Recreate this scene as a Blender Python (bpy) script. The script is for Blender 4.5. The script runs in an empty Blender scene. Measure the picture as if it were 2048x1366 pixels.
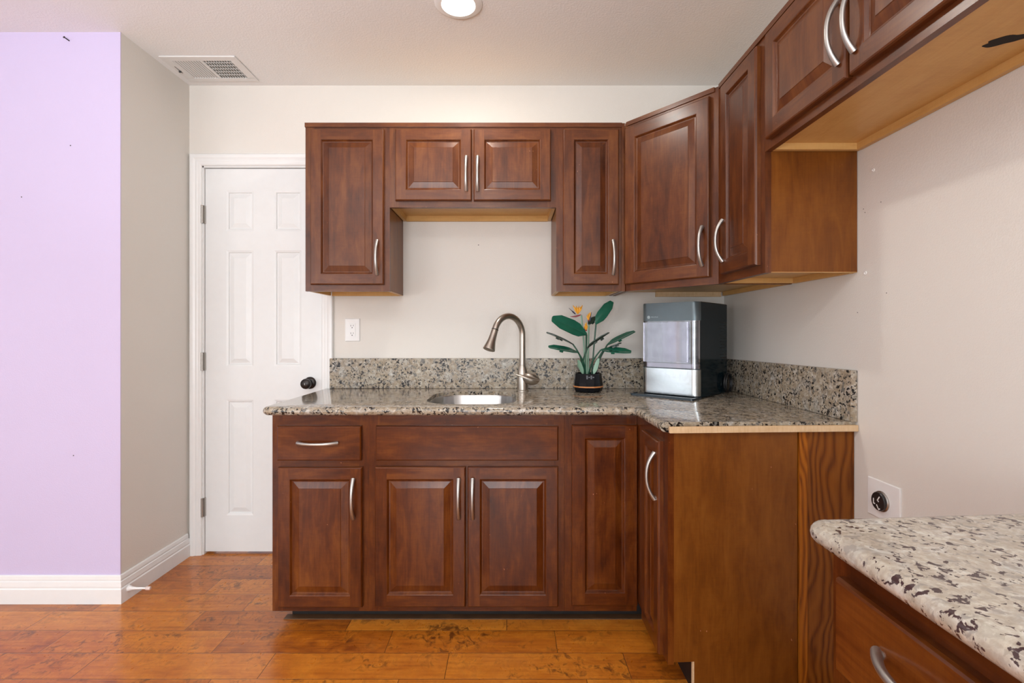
import bpy, bmesh, math, random
from mathutils import Vector, Matrix

random.seed(7)
S = bpy.context.scene
COL = S.collection
PI = math.pi

# ------------------------------------------------------------------ camera, world, light, exposure
cam_data = bpy.data.cameras.new('camera')
cam = bpy.data.objects.new('camera', cam_data)
COL.objects.link(cam)
CAM_Y, CAM_Z, F = -2.558, 1.143, 990.0
cam.location = (0, CAM_Y, CAM_Z)
cam.rotation_euler = (PI / 2, 0, 0)
cam_data.sensor_width = 36.0
cam_data.lens = 36.0 * F / 2048.0
cam_data.shift_x = (1024 - 1020) / 2048.0
cam_data.shift_y = (667 - 683) / 2048.0
cam_data.clip_start = 0.02
S.camera = cam

S.view_settings.view_transform = 'Standard'
S.view_settings.look = 'None'
S.view_settings.gamma = 1.0
S.view_settings.use_curve_mapping = False
S.view_settings.exposure = 0.0

world = bpy.data.worlds.new('daylight')
S.world = world
world.use_nodes = True
bg = world.node_tree.nodes['Background']
bg.inputs[0].default_value = (0.80, 0.88, 1.0, 1)
bg.inputs[1].default_value = 1.0


def area_light(name, loc, rot, sx, sy, power, color, shape='RECTANGLE', spread=PI):
    l = bpy.data.lights.new(name, 'AREA')
    l.shape = shape
    l.size = sx
    l.size_y = sy
    l.energy = power
    l.color = color
    l.spread = spread
    o = bpy.data.objects.new(name, l)
    o.location = loc
    o.rotation_euler = rot
    COL.objects.link(o)
    return o


REAR_Y, FARL_X, CEIL_Z, W = -5.4, -4.4, 2.4246, 1.106
# daylight through the windows behind the camera (tilted up: skylight bounced off the ground outside)
area_light('window_daylight', (-3.15, REAR_Y + 0.12, 1.25), (math.radians(112), 0, 0), 1.9, 1.9, 52, (0.93, 0.97, 1.0))
area_light('window_daylight', (-0.35, REAR_Y + 0.12, 1.25), (math.radians(112), 0, 0), 1.9, 1.9, 86, (0.93, 0.97, 1.0))
area_light('window_daylight', (FARL_X + 0.12, -2.45, 1.25), (math.radians(100), 0, math.radians(-90)), 1.9, 1.9, 14, (0.95, 0.975, 1.0))
# added fill light, unseen behind the camera, aimed up to brighten the ceiling
area_light('added_ceiling_fill', (-0.9, -3.5, 1.25), (math.radians(152), 0, 0), 0.6, 0.6, 42, (0.93, 0.97, 1.0), 'RECTANGLE', math.radians(120))
LAMPS = [(-0.20, -0.638), (-0.20, -2.75), (-2.70, -2.75), (-2.70, -4.4), (-0.20, -4.4)]  # first one is the seen lamp; others added out of view for light
for lx, ly in LAMPS:
    area_light('lamp_light', (lx, ly, CEIL_Z - 0.013), (0, 0, 0), 0.12, 0.12, 6, (1.0, 0.94, 0.86), 'DISK')

# ------------------------------------------------------------------ helpers


def px(x, y, d):
    """world point seen at photo pixel (x, y) at depth d in front of the camera"""
    return Vector(((x - 1020) * d / F, CAM_Y + d, CAM_Z - (y - 667) * d / F))


class MB:
    """collects faces with board-aligned uv and links them as one mesh object"""

    def __init__(self):
        self.v, self.f, self.uv, self.m = [], [], [], []

    def poly(self, pts, uvs=None, mi=0):
        b = len(self.v)
        self.v += [Vector(p) for p in pts]
        self.f.append(list(range(b, b + len(pts))))
        if uvs is None:
            uvs = [(p[0] + p[1] * 0.7, p[2] + p[1] * 0.3) for p in pts]
        self.uv.append(uvs)
        self.m.append(mi)

    def quad(self, pts, grain=(1, 0, 0), jit=None, mi=0):
        pts = [Vector(p) for p in pts]
        g = Vector(grain)
        n = (pts[1] - pts[0]).cross(pts[-1] - pts[0])
        if n.length < 1e-12:
            n = (pts[2] - pts[1]).cross(pts[0] - pts[1])
        if n.length > 0:
            n.normalize()
        g = g - n * g.dot(n)
        if g.length < 1e-4:
            g = Vector((0, 0, 1)).cross(n)
            if g.length < 1e-4:
                g = Vector((1, 0, 0))
        g.normalize()
        c = n.cross(g)
        j = jit if jit is not None else (random.random() * 9, random.random() * 9)
        self.poly(pts, [(p.dot(g) + j[0], p.dot(c) + j[1]) for p in pts], mi)

    def box(self, x0, x1, y0, y1, z0, z1, grain='z', mi=0, jit=None, skip=''):
        g = {'x': (1, 0, 0), 'y': (0, 1, 0), 'z': (0, 0, 1)}[grain]
        j = jit if jit is not None else (random.random() * 9, random.random() * 9)
        A = [(x0, y0, z0), (x1, y0, z0), (x1, y1, z0), (x0, y1, z0), (x0, y0, z1), (x1, y0, z1), (x1, y1, z1), (x0, y1, z1)]
        for nm, ids in (('b', (3, 2, 1, 0)), ('t', (4, 5, 6, 7)), ('f', (0, 1, 5, 4)), ('k', (2, 3, 7, 6)), ('l', (3, 0, 4, 7)), ('r', (1, 2, 6, 5))):
            if nm in skip:
                continue
            self.quad([A[i] for i in ids], g, j, mi)

    def hexa(self, A, grain=(0, 0, 1), mi=0):
        """eight corners: four at the bottom (ccw from above), four on top"""
        j = (random.random() * 9, random.random() * 9)
        for ids in ((3, 2, 1, 0), (4, 5, 6, 7), (0, 1, 5, 4), (2, 3, 7, 6), (3, 0, 4, 7), (1, 2, 6, 5)):
            self.quad([A[i] for i in ids], grain, j, mi)

    def prism(self, outline, axis_from, axis_to, grain=(0, 0, 1), mi=0):
        """outline: list of 3d points (planar); extruded by the vector axis_to-axis_from"""
        d = Vector(axis_to) - Vector(axis_from)
        a = [Vector(p) for p in outline]
        b = [p + d for p in a]
        j = (random.random() * 9, random.random() * 9)
        self.quad(list(reversed(a)), grain, j, mi)
        self.quad(b, grain, j, mi)
        n = len(a)
        for i in range(n):
            k = (i + 1) % n
            self.quad([a[i], a[k], b[k], b[i]], grain, j, mi)

    def rings(self, rings, close=False, cap0=True, cap1=True, mi=0):
        b = len(self.v)
        n = len(rings[0])
        for r in rings:
            self.v += [Vector(p) for p in r]
        m = len(rings)
        lens = [0.0]
        for i in range(1, m):
            lens.append(lens[-1] + (Vector(rings[i][0]) - Vector(rings[i - 1][0])).length)
        for i in range(m - (0 if close else 1)):
            i2 = (i + 1) % m
            for k in range(n):
                k2 = (k + 1) % n
                self.f.append([b + i * n + k, b + i * n + k2, b + i2 * n + k2, b + i2 * n + k])
                self.uv.append([(lens[i], k / n), (lens[i], (k + 1) / n), (lens[i2], (k + 1) / n), (lens[i2], k / n)])
                self.m.append(mi)
        if not close:
            if cap0:
                self.f.append([b + k for k in reversed(range(n))])
                self.uv.append([(0, 0)] * n)
                self.m.append(mi)
            if cap1:
                self.f.append([b + (m - 1) * n + k for k in range(n)])
                self.uv.append([(0, 0)] * n)
                self.m.append(mi)

    def tube(self, pts, radii, n=12, up=(0, 0, 1), flat=1.0, cap=True, mi=0):
        pts = [Vector(p) for p in pts]
        if not hasattr(radii, '__len__'):
            radii = [radii] * len(pts)
        u = None
        out = []
        for i, p in enumerate(pts):
            t = (pts[min(i + 1, len(pts) - 1)] - pts[max(i - 1, 0)]).normalized()
            if u is None:
                u = Vector(up) - t * Vector(up).dot(t)
                if u.length < 1e-3:
                    u = Vector((1, 0, 0)) - t * t.x
                u.normalize()
            else:
                u = u - t * u.dot(t)
                u.normalize()
            w = t.cross(u)
            out.append([p + (u * math.cos(2 * PI * k / n) * flat + w * math.sin(2 * PI * k / n)) * radii[i] for k in range(n)])
        self.rings(out, cap0=cap, cap1=cap, mi=mi)

    def lathe(self, prof, n=32, origin=(0, 0, 0), axis='z', cap=True, mi=0):
        """prof: list of (r, h) along the axis"""
        o = Vector(origin)
        rr = []
        for r, h in prof:
            ring = []
            for k in range(n):
                a = 2 * PI * k / n
                c, s = r * math.cos(a), r * math.sin(a)
                if axis == 'z':
                    p = (c, s, h)
                elif axis == '-y':
                    p = (c, -h, s)
                elif axis == 'x':
                    p = (h, c, s)
                else:
                    p = (-h, -c, s)   # '-x'
                ring.append(o + Vector(p))
            rr.append(ring)
        self.rings(rr, cap0=cap, cap1=cap, mi=mi)

    def build(self, name, mat, parent=None, loc=(0, 0, 0), smooth=False, bevel=0, weld=False, segs=2, rot=(0, 0, 0)):
        me = bpy.data.meshes.new(name)
        me.from_pydata([tuple(p) for p in self.v], [], self.f)
        ul = me.uv_layers.new(name='UVMap')
        i = 0
        for uvs in self.uv:
            for c in uvs:
                ul.data[i].uv = c
                i += 1
        mats = mat if isinstance(mat, (list, tuple)) else [mat]
        for m in mats:
            me.materials.append(m)
        for p, mi in zip(me.polygons, self.m):
            p.material_index = mi
        if weld or bevel:
            bm = bmesh.new()
            bm.from_mesh(me)
            bmesh.ops.remove_doubles(bm, verts=bm.verts, dist=1e-5)
            bmesh.ops.recalc_face_normals(bm, faces=bm.faces)
            bm.to_mesh(me)
            bm.free()
        if smooth:
            me.shade_smooth()
            try:
                me.set_sharp_from_angle(angle=math.radians(40 if smooth is True else smooth))
            except Exception:
                pass
        o = bpy.data.objects.new(name, me)
        COL.objects.link(o)
        o.location = loc
        o.rotation_euler = rot
        if parent:
            o.parent = parent
        if bevel:
            md = o.modifiers.new('edge', 'BEVEL')
            md.width = bevel
            md.segments = segs
            md.limit_method = 'ANGLE'
            md.angle_limit = math.radians(40)
            md.harden_normals = False
        return o


def thing(name, label, cat, loc=(0, 0, 0), rz=0, group=None):
    o = bpy.data.objects.new(name, None)
    COL.objects.link(o)
    o.empty_display_size = 0.05
    o.location = loc
    o.rotation_euler = (0, 0, rz)
    tag(o, label, cat, group)
    return o


def tag(o, label, cat, group=None, kind=None):
    o['label'] = label
    o['category'] = cat
    if group:
        o['group'] = group
    if kind:
        o['kind'] = kind
    return o


def struct(o, label=None, cat=None):
    o['kind'] = 'structure'
    if label:
        o['label'] = label
        o['category'] = cat
    return o


# ------------------------------------------------------------------ materials


class NT:
    def __init__(self, name):
        self.m = bpy.data.materials.new(name)
        self.m.use_nodes = True
        self.t = self.m.node_tree
        self.b = self.t.nodes['Principled BSDF']

    def n(self, typ, **kw):
        nd = self.t.nodes.new(typ)
        for k, v in kw.items():
            setattr(nd, k, v)
        return nd

    def l(self, a, b):
        self.t.links.new(a, b)

    def val(self, sock, v):
        if hasattr(v, 'is_output'):
            self.l(v, sock)
        else:
            sock.default_value = v

    def math(self, op, a, b=0.0, c=0.0, clamp=False):
        nd = self.n('ShaderNodeMath', operation=op)
        nd.use_clamp = clamp
        self.val(nd.inputs[0], a)
        self.val(nd.inputs[1], b)
        if op in ('MULTIPLY_ADD', 'COMPARE'):
            self.val(nd.inputs[2], c)
        return nd.outputs[0]

    def mapping(self, vec, scale=(1, 1, 1), loc=(0, 0, 0), rot=(0, 0, 0)):
        nd = self.n('ShaderNodeMapping')
        self.l(vec, nd.inputs[0])
        nd.inputs['Scale'].default_value = scale
        nd.inputs['Location'].default_value = loc
        nd.inputs['Rotation'].default_value = rot
        return nd.outputs[0]

    def noise(self, vec, scale=5, detail=3, rough=0.5, dist=0.0):
        nd = self.n('ShaderNodeTexNoise')
        self.l(vec, nd.inputs['Vector'])
        nd.inputs['Scale'].default_value = scale
        nd.inputs['Detail'].default_value = detail
        nd.inputs['Roughness'].default_value = rough
        nd.inputs['Distortion'].default_value = dist
        return nd

    def ramp(self, fac, stops, interp='LINEAR'):
        nd = self.n('ShaderNodeValToRGB')
        nd.color_ramp.interpolation = interp
        els = nd.color_ramp.elements
        while len(els) < len(stops):
            els.new(0.5)
        for e, (p, c) in zip(els, stops):
            e.position = p
            e.color = (c[0], c[1], c[2], 1) if len(c) == 3 else c
        self.val(nd.inputs[0], fac)
        return nd.outputs[0]

    def mix(self, fac, a, b, blend='MIX'):
        nd = self.n('ShaderNodeMix', data_type='RGBA', blend_type=blend)
        self.val(nd.inputs[0], fac)
        for s, v in ((nd.inputs[6], a), (nd.inputs[7], b)):
            if hasattr(v, 'is_output'):
                self.l(v, s)
            else:
                s.default_value = (v[0], v[1], v[2], 1)
        return nd.outputs[2]

    def bump(self, h, strength=0.2, dist=0.01):
        nd = self.n('ShaderNodeBump')
        self.l(h, nd.inputs['Height'])
        nd.inputs['Strength'].default_value = strength
        nd.inputs['Distance'].default_value = dist
        self.l(nd.outputs[0], self.b.inputs['Normal'])

    def set(self, **kw):
        for k, v in kw.items():
            self.val(self.b.inputs[k.replace('_', ' ')], v if hasattr(v, 'is_output') or not isinstance(v, tuple) else (v[0], v[1], v[2], 1))


def mat_plain(name, col, rough=0.5, metal=0.0, coat=0.0, var=0.03, scale=30.0):
    t = NT(name)
    tc = t.n('ShaderNodeTexCoord').outputs['Object']
    nz = t.noise(tc, scale, 3).outputs[0]
    lo = tuple(max(0, c * (1 - var)) for c in col)
    hi = tuple(min(1, c * (1 + var)) for c in col)
    t.set(Base_Color=t.ramp(nz, [(0.3, lo), (0.7, hi)]), Roughness=rough, Metallic=metal, Coat_Weight=coat)
    return t.m


def mat_paint(name, col, bump=0.06, scale=220.0, rough=0.55, blotch=0.015):
    t = NT(name)
    tc = t.n('ShaderNodeTexCoord').outputs['Object']
    big = t.noise(tc, 1.4, 3).outputs[0]
    lo = tuple(c * (1 - blotch) for c in col)
    hi = tuple(min(1, c * (1 + blotch)) for c in col)
    t.set(Base_Color=t.ramp(big, [(0.3, lo), (0.7, hi)]), Roughness=rough)
    t.b.inputs['Specular IOR Level'].default_value = 0.3
    h = t.noise(tc, scale, 2, 0.6).outputs[0]
    h2 = t.ramp(h, [(0.42, (0, 0, 0)), (0.62, (1, 1, 1))])
    t.bump(h2, bump, 0.004)
    return t.m


def mat_wood(name, dark, mid, light, rough=0.42, coat=0.9, chips=True, figure=0.05, spec=0.2, crough=0.24):
    t = NT(name)
    uv = t.n('ShaderNodeTexCoord').outputs['UV']
    n0 = t.noise(t.mapping(uv, (0.9, 0.9, 1)), 1.0, 1, 0.5).outputs[0]
    n1 = t.noise(t.mapping(uv, (4.5, 26.0, 1)), 1.0, 4, 0.6, 0.8).outputs[0]
    nb = t.noise(t.mapping(uv, (6.0, 11.0, 1)), 1.0, 4, 0.6, 0.5).outputs[0]
    n2 = t.noise(t.mapping(uv, (9.0, 190.0, 1)), 1.0, 3, 0.6, 0.4).outputs[0]
    n3 = t.noise(t.mapping(uv, (150.0, 22.0, 1)), 1.0, 2, 0.5, 1.0).outputs[0]
    c = t.math('MULTIPLY', n0, 0.22)
    c = t.math('MULTIPLY_ADD', n1, 0.32, c)
    c = t.math('MULTIPLY_ADD', nb, 0.36 - figure, c)
    c = t.math('MULTIPLY_ADD', n2, 0.10, c)
    c = t.math('MULTIPLY_ADD', n3, figure, c)
    col = t.ramp(c, [(0.345, dark), (0.495, mid), (0.645, light)])
    if chips:
        v = t.noise(t.mapping(uv, (60.0, 90.0, 1)), 1.0, 2, 0.5).outputs[0]
        v2 = t.noise(t.mapping(uv, (5.0, 5.0, 1)), 1.0, 1, 0.5).outputs[0]
        k = t.math('MULTIPLY', t.math('GREATER_THAN', v, 0.76), t.math('GREATER_THAN', v2, 0.54))
        col = t.mix(t.math('MULTIPLY', k, 0.7), col, (0.45, 0.20, 0.10))
    t.set(Base_Color=col, Roughness=t.math('MULTIPLY_ADD', nb, 0.12, rough - 0.06), Coat_Weight=coat, Coat_Roughness=crough)
    t.b.inputs['Specular IOR Level'].default_value = spec
    t.bump(t.math('ADD', n2, n3), 0.03, 0.002)
    return t.m


def mat_oak(name, k=1.0):
    t = NT(name)
    uv = t.n('ShaderNodeTexCoord').outputs['UV']
    warp = t.noise(t.mapping(uv, (1.3, 5.0, 1)), 1.0, 3, 0.5, 0.4).outputs[0]
    su = t.n('ShaderNodeSeparateXYZ')
    t.l(uv, su.inputs[0])
    ph = t.math('MULTIPLY_ADD', warp, 40.0, t.math('MULTIPLY', su.outputs[1], 130.0))
    w = t.math('MULTIPLY_ADD', t.math('SINE', t.math('MULTIPLY', ph, 2.2)), 0.5, 0.5)
    g = t.noise(t.mapping(uv, (10.0, 260.0, 1)), 1.0, 2, 0.6).outputs[0]
    f = t.math('MULTIPLY_ADD', g, 0.45, t.math('MULTIPLY', w, 0.5))
    col = t.ramp(f, [(0.10, (0.070 * k, 0.017 * k, 0.0022)), (0.36, (0.165 * k, 0.046 * k, 0.005)), (0.75, (0.225 * k, 0.072 * k, 0.0085))])
    t.set(Base_Color=col, Roughness=0.45, Coat_Weight=0.15, Coat_Roughness=0.2)
    t.b.inputs['Specular IOR Level'].default_value = 0.15
    t.bump(g, 0.12, 0.002)
    return t.m


def mat_granite(name, s=1.0, dark=0.0, pale=0.0, rough=0.09):
    t = NT(name)
    tc = t.n('ShaderNodeTexCoord').outputs['Object']
    wv = t.noise(tc, 16 * s, 3, 0.6)
    base = t.ramp(t.noise(tc, 48 * s, 4, 0.65, 0.6).outputs[0],
                  [(0.30, (0.16, 0.115, 0.07)), (0.42, (0.28, 0.22, 0.15)), (0.52, (0.40, 0.34, 0.26)), (0.61, (0.54, 0.50, 0.44)), (0.72, (0.70, 0.69, 0.66))])
    tint = t.ramp(wv.outputs[0], [(0.35, (0.50, 0.46, 0.38)), (0.48, (0.38, 0.30, 0.20)), (0.56, (0.36, 0.30, 0.235)), (0.66, (0.44, 0.45, 0.44))])
    col = t.mix(0.40, base, tint)
    if pale:
        col = t.mix(pale, col, (0.74, 0.73, 0.70))
    vo = t.n('ShaderNodeTexVoronoi')
    t.l(tc, vo.inputs['Vector'])
    vo.inputs['Scale'].default_value = 170 * s
    gs = t.n('ShaderNodeSeparateColor')
    t.l(vo.outputs['Color'], gs.inputs[0])
    col = t.mix(t.math('MULTIPLY', gs.outputs[0], 0.38 - pale * 0.2), col, (0.19, 0.16, 0.125))
    # mid-grey quartz and black mica clusters
    q = t.noise(tc, 62 * s, 3, 0.55, 0.4).outputs[0]
    col = t.mix(t.ramp(q, [(0.565, (0, 0, 0)), (0.64, (1, 1, 1))]), col, (0.155, 0.145, 0.13) if not pale else (0.30, 0.27, 0.24))
    cl = t.noise(t.mapping(tc, (1, 1, 1), (3.1, 7.7, 1.3)), 19 * s, 2, 0.5).outputs[0]
    bk = t.noise(t.mapping(tc, (1, 1, 1), (5.1, 2.7, 9.3)), 92 * s, 3, 0.55, 0.5).outputs[0]
    k = t.math('ADD', bk, t.math('MULTIPLY_ADD', cl, 0.40, -0.20 + 0.010 + dark))
    col = t.mix(t.ramp(k, [(0.585, (0, 0, 0)), (0.615, (1, 1, 1))]), col, (0.014, 0.012, 0.012) if not pale else (0.055, 0.032, 0.034))
    t.set(Base_Color=col, Roughness=rough, Coat_Weight=0.0)
    t.b.inputs['Specular IOR Level'].default_value = 0.5
    return t.m


def mat_floor():
    t = NT('hardwood_floor')
    tc = t.n('ShaderNodeTexCoord').outputs['Object']
    sp = t.n('ShaderNodeSeparateXYZ')
    t.l(tc, sp.inputs[0])
    X, Y = sp.outputs[0], sp.outputs[1]
    pw, pl = 0.1336, 0.62
    yr = t.math('DIVIDE', t.math('ADD', Y, 0.119 + 20 * pw), pw)
    row = t.math('FLOOR', yr)
    wn = t.n('ShaderNodeTexWhiteNoise', noise_dimensions='1D')
    t.l(row, wn.inputs['W'])
    xr = t.math('ADD', t.math('DIVIDE', X, pl), t.math('MULTIPLY', wn.outputs['Value'], 7.0))
    colm = t.math('FLOOR', xr)
    cb = t.n('ShaderNodeCombineXYZ')
    t.l(row, cb.inputs[0])
    t.l(colm, cb.inputs[1])
    wn2 = t.n('ShaderNodeTexWhiteNoise', noise_dimensions='3D')
    t.l(cb.outputs[0], wn2.inputs['Vector'])
    rnd = wn2.outputs['Value']
    fy = t.math('SUBTRACT', yr, row)
    fx = t.math('SUBTRACT', xr, colm)
    ey = t.math('MINIMUM', fy, t.math('SUBTRACT', 1.0, fy))
    ex = t.math('MINIMUM', fx, t.math('SUBTRACT', 1.0, fx))
    gy = t.math('SMOOTH_MIN', t.math('DIVIDE', ey, 0.014), 1.0, 0.0)
    gx = t.math('MINIMUM', t.math('DIVIDE', ex, 0.0032), 1.0)
    gap = t.math('MINIMUM', t.math('MINIMUM', gy, 1.0), gx)
    cb2 = t.n('ShaderNodeCombineXYZ')
    t.l(t.math('MULTIPLY_ADD', rnd, 13.0, X), cb2.inputs[0])
    t.l(Y, cb2.inputs[1])
    t.l(t.math('MULTIPLY', rnd, 5.0), cb2.inputs[2])
    pv = cb2.outputs[0]
    gr = t.noise(t.mapping(pv, (5, 80, 1)), 1.0, 4, 0.6, 0.4).outputs[0]
    bl = t.noise(t.mapping(pv, (8, 14, 1)), 1.0, 4, 0.65, 1.0).outputs[0]
    sc = t.noise(t.mapping(pv, (34, 26, 1), (0, 0, 0), (0, 0, 0.6)), 1.0, 4, 0.65, 1.2).outputs[0]
    f = t.math('MULTIPLY_ADD', bl, 0.45, t.math('MULTIPLY', gr, 0.3))
    f = t.math('MULTIPLY_ADD', rnd, 0.25, f)
    col = t.ramp(f, [(0.30, (0.20, 0.045, 0.005)), (0.43, (0.42, 0.118, 0.009)), (0.56, (0.58, 0.195, 0.018)), (0.70, (0.70, 0.275, 0.034))])
    stain = t.ramp(t.math('MULTIPLY_ADD', bl, 0.5, t.math('MULTIPLY', sc, 0.6)), [(0.555, (0, 0, 0)), (0.68, (1, 1, 1))])
    cm = t.noise(t.mapping(pv, (3.2, 6.0, 1), (2.0, 1.0, 0)), 1.0, 2, 0.5).outputs[0]
    cmr = t.ramp(cm, [(0.40, (0.22, 0.22, 0.22)), (0.56, (1, 1, 1))])
    col = t.mix(t.math('MULTIPLY', t.math('MULTIPLY', stain, 0.85), cmr), col, (0.085, 0.019, 0.004))
    col = t.mix(t.math('SUBTRACT', 1.0, gap), col, (0.05, 0.016, 0.006))
    t.set(Base_Color=col, Roughness=t.math('MULTIPLY_ADD', sc, 0.16, 0.22), Coat_Weight=0.2, Coat_Roughness=0.15)
    h = t.math('MULTIPLY_ADD', gap, 1.2, t.math('MULTIPLY_ADD', sc, 0.35, t.math('MULTIPLY', bl, 0.5)))
    t.bump(h, 0.25, 0.004)
    return t.m


def mat_metal(name, col, rough=0.3, brush=None):
    t = NT(name)
    tc = t.n('ShaderNodeTexCoord').outputs['Object']
    nz = t.noise(t.mapping(tc, brush or (60, 60, 60)), 1.0, 3).outputs[0]
    t.set(Base_Color=col, Metallic=1.0, Roughness=t.math('MULTIPLY_ADD', nz, 0.16, rough - 0.08))
    if brush:
        t.bump(nz, 0.05, 0.001)
    return t.m


def mat_clear(name, tint=(0.9, 0.9, 0.95), amount=0.86):
    t = NT(name)
    out = t.t.nodes['Material Output']
    tr = t.n('ShaderNodeBsdfTransparent')
    tr.inputs[0].default_value = (*tint, 1)
    gl = t.n('ShaderNodeBsdfGlossy')
    gl.inputs['Roughness'].default_value = 0.04
    fr = t.n('ShaderNodeFresnel')
    fr.inputs[0].default_value = 1.5
    nz = t.noise(t.n('ShaderNodeTexCoord').outputs['Object'], 25, 2).outputs[0]
    k = t.math('MULTIPLY_ADD', nz, 0.10, t.math('MULTIPLY_ADD', fr.outputs[0], 1.0, 1 - amount - 0.05), clamp=True)
    mx = t.n('ShaderNodeMixShader')
    t.l(k, mx.inputs[0])
    t.l(tr.outputs[0], mx.inputs[1])
    t.l(gl.outputs[0], mx.inputs[2])
    t.l(mx.outputs[0], out.inputs[0])
    return t.m


M = {}
M['wall'] = mat_paint('beige_wall_paint', (0.715, 0.685, 0.64), 0.10)
M['lavender'] = mat_paint('lavender_wall_paint', (0.59, 0.52, 0.735), 0.10)
M['ceiling'] = mat_paint('ceiling_paint', (0.815, 0.82, 0.82), 0.16, 120.0)
M['white'] = mat_plain('white_trim_paint', (0.79, 0.80, 0.80), 0.28, var=0.01)
M['door'] = mat_plain('white_door_paint', (0.765, 0.785, 0.79), 0.33, var=0.01)
M['floor'] = mat_floor()
M['wood'] = mat_wood('stained_maple', (0.036, 0.0068, 0.0016), (0.104, 0.0265, 0.0048), (0.190, 0.061, 0.0125), coat=0.5)
M['basewood'] = mat_wood('shade_toned_maple', (0.026, 0.0042, 0.0010), (0.088, 0.0185, 0.0024), (0.175, 0.050, 0.0065), coat=0.7, spec=0.08, crough=0.16)  # same maple as the uppers, its shade down low put into the colour
M['ply'] = mat_wood('stained_side_panel', (0.085, 0.0215, 0.0015), (0.158, 0.0465, 0.0036), (0.225, 0.077, 0.0085), 0.45, 0.3, True, 0.05)
M['inner'] = mat_wood('light_maple_underside', (0.50, 0.27, 0.085), (0.60, 0.35, 0.12), (0.67, 0.42, 0.165), 0.45, 0.2, False, 0.1)
M['raw'] = mat_wood('raw_particle_board', (0.50, 0.32, 0.17), (0.62, 0.43, 0.25), (0.70, 0.52, 0.33), 0.7, 0.0, False, 0.3)
M['oak'] = mat_oak('stained_oak')
M['oaklight'] = mat_oak('golden_oak_edge', 1.6)
M['dust'] = mat_plain('dusty_shoe_strip', (0.115, 0.055, 0.022), 0.5, var=0.25, scale=14)
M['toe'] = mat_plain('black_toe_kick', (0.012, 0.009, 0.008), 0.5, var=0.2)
M['granite'] = mat_granite('speckled_granite')
M['granite3'] = mat_granite('honed_granite', rough=0.3)
M['granite3'].node_tree.nodes['Principled BSDF'].inputs['Specular IOR Level'].default_value = 0.3
M['granite2'] = mat_granite('brightly_lit_granite', 1.1, -0.020, 0.24)  # same stone as the main worktop; its brighter light is put into the colour
M['nickel'] = mat_metal('brushed_nickel', (0.50, 0.485, 0.465), 0.42)
M['faucet'] = mat_metal('faucet_nickel', (0.47, 0.425, 0.375), 0.33, (3, 3, 3))
M['steel'] = mat_metal('sink_steel', (0.50, 0.50, 0.50), 0.30, (4, 4, 160))
M['polished'] = mat_metal('polished_steel', (0.56, 0.60, 0.62), 0.2)
M['bronze'] = mat_plain('dark_bronze', (0.030, 0.026, 0.025), 0.28, 0.6)
M['hinge'] = mat_metal('hinge_metal', (0.42, 0.40, 0.37), 0.35)
M['plastic'] = mat_plain('white_plastic', (0.80, 0.80, 0.80), 0.3, var=0.01)
M['slot'] = mat_plain('dark_slot', (0.01, 0.01, 0.01), 0.6)
M['blackplastic'] = mat_plain('black_plastic', (0.016, 0.014, 0.015), 0.3)
M['vent'] = mat_plain('vent_white', (0.74, 0.74, 0.73), 0.4, var=0.01)
M['duct'] = mat_plain('dark_duct', (0.05, 0.05, 0.05), 0.7)
M['slate'] = mat_plain('slate_panel', (0.105, 0.135, 0.15), 0.32, 0.5)
M['charcoal'] = mat_plain('charcoal_gloss', (0.005, 0.013, 0.018), 0.12)
M['charcoal'].node_tree.nodes['Principled BSDF'].inputs['Specular IOR Level'].default_value = 0.14
M['clear'] = mat_clear('clear_bin_plastic', (0.93, 0.92, 0.96), 0.94)
M['lilac'] = mat_plain('pale_bin_liner', (0.50, 0.46, 0.54), 0.35, var=0.08)
M['logo'] = mat_plain('silver_logo', (0.30, 0.36, 0.39), 0.4)
M['tray'] = mat_plain('drip_tray', (0.020, 0.032, 0.042), 0.25)
M['leaf'] = mat_plain('deep_green_leaf', (0.012, 0.105, 0.065), 0.22, var=0.12)
M['leafdark'] = mat_plain('dark_leaf_underside', (0.022, 0.045, 0.035), 0.35, var=0.2)
M['stem'] = mat_plain('dark_green_stem', (0.014, 0.075, 0.042), 0.3)
M['sage'] = mat_plain('sage_stem', (0.21, 0.36, 0.26), 0.35)
M['orange'] = mat_plain('orange_petal', (0.82, 0.38, 0.03), 0.35, var=0.1)
M['red'] = mat_plain('red_bract', (0.30, 0.03, 0.04), 0.35)
M['navy'] = mat_plain('navy_tongue', (0.03, 0.03, 0.08), 0.35)
M['pot'] = mat_plain('black_pot', (0.008, 0.008, 0.010), 0.16)
M['pot'].node_tree.nodes['Principled BSDF'].inputs['Specular IOR Level'].default_value = 0.12
M['copper'] = mat_plain('orange_band', (0.55, 0.22, 0.07), 0.35)
M['cord'] = mat_plain('black_cord', (0.008, 0.008, 0.009), 0.4)
M['hole'] = mat_plain('torn_wood_hole', (0.012, 0.008, 0.006), 0.9)
M['spackle'] = mat_plain('white_anchor', (0.82, 0.81, 0.79), 0.6)
M['glass'] = mat_clear('window_glass', (0.97, 0.98, 0.98), 0.95)

em = NT('lamp_diffuser')
em.set(Base_Color=(1, 1, 1), Emission_Color=(1.0, 0.97, 0.92), Emission_Strength=9.0)
M['lamp'] = em.m

# ------------------------------------------------------------------ room shell
fl = MB(); fl.box(FARL_X - 0.1, W + 0.1, REAR_Y - 0.1, 0.1, -0.06, 0.0)
struct(fl.build('floor', M['floor']), 'glossy hand-scraped reddish brown hardwood plank floor', 'floor')
LX, LY = -1.657, -0.453       # return wall beside the door; lavender wall facing the room
LIGHT_C = (-0.20, -0.638)
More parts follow.
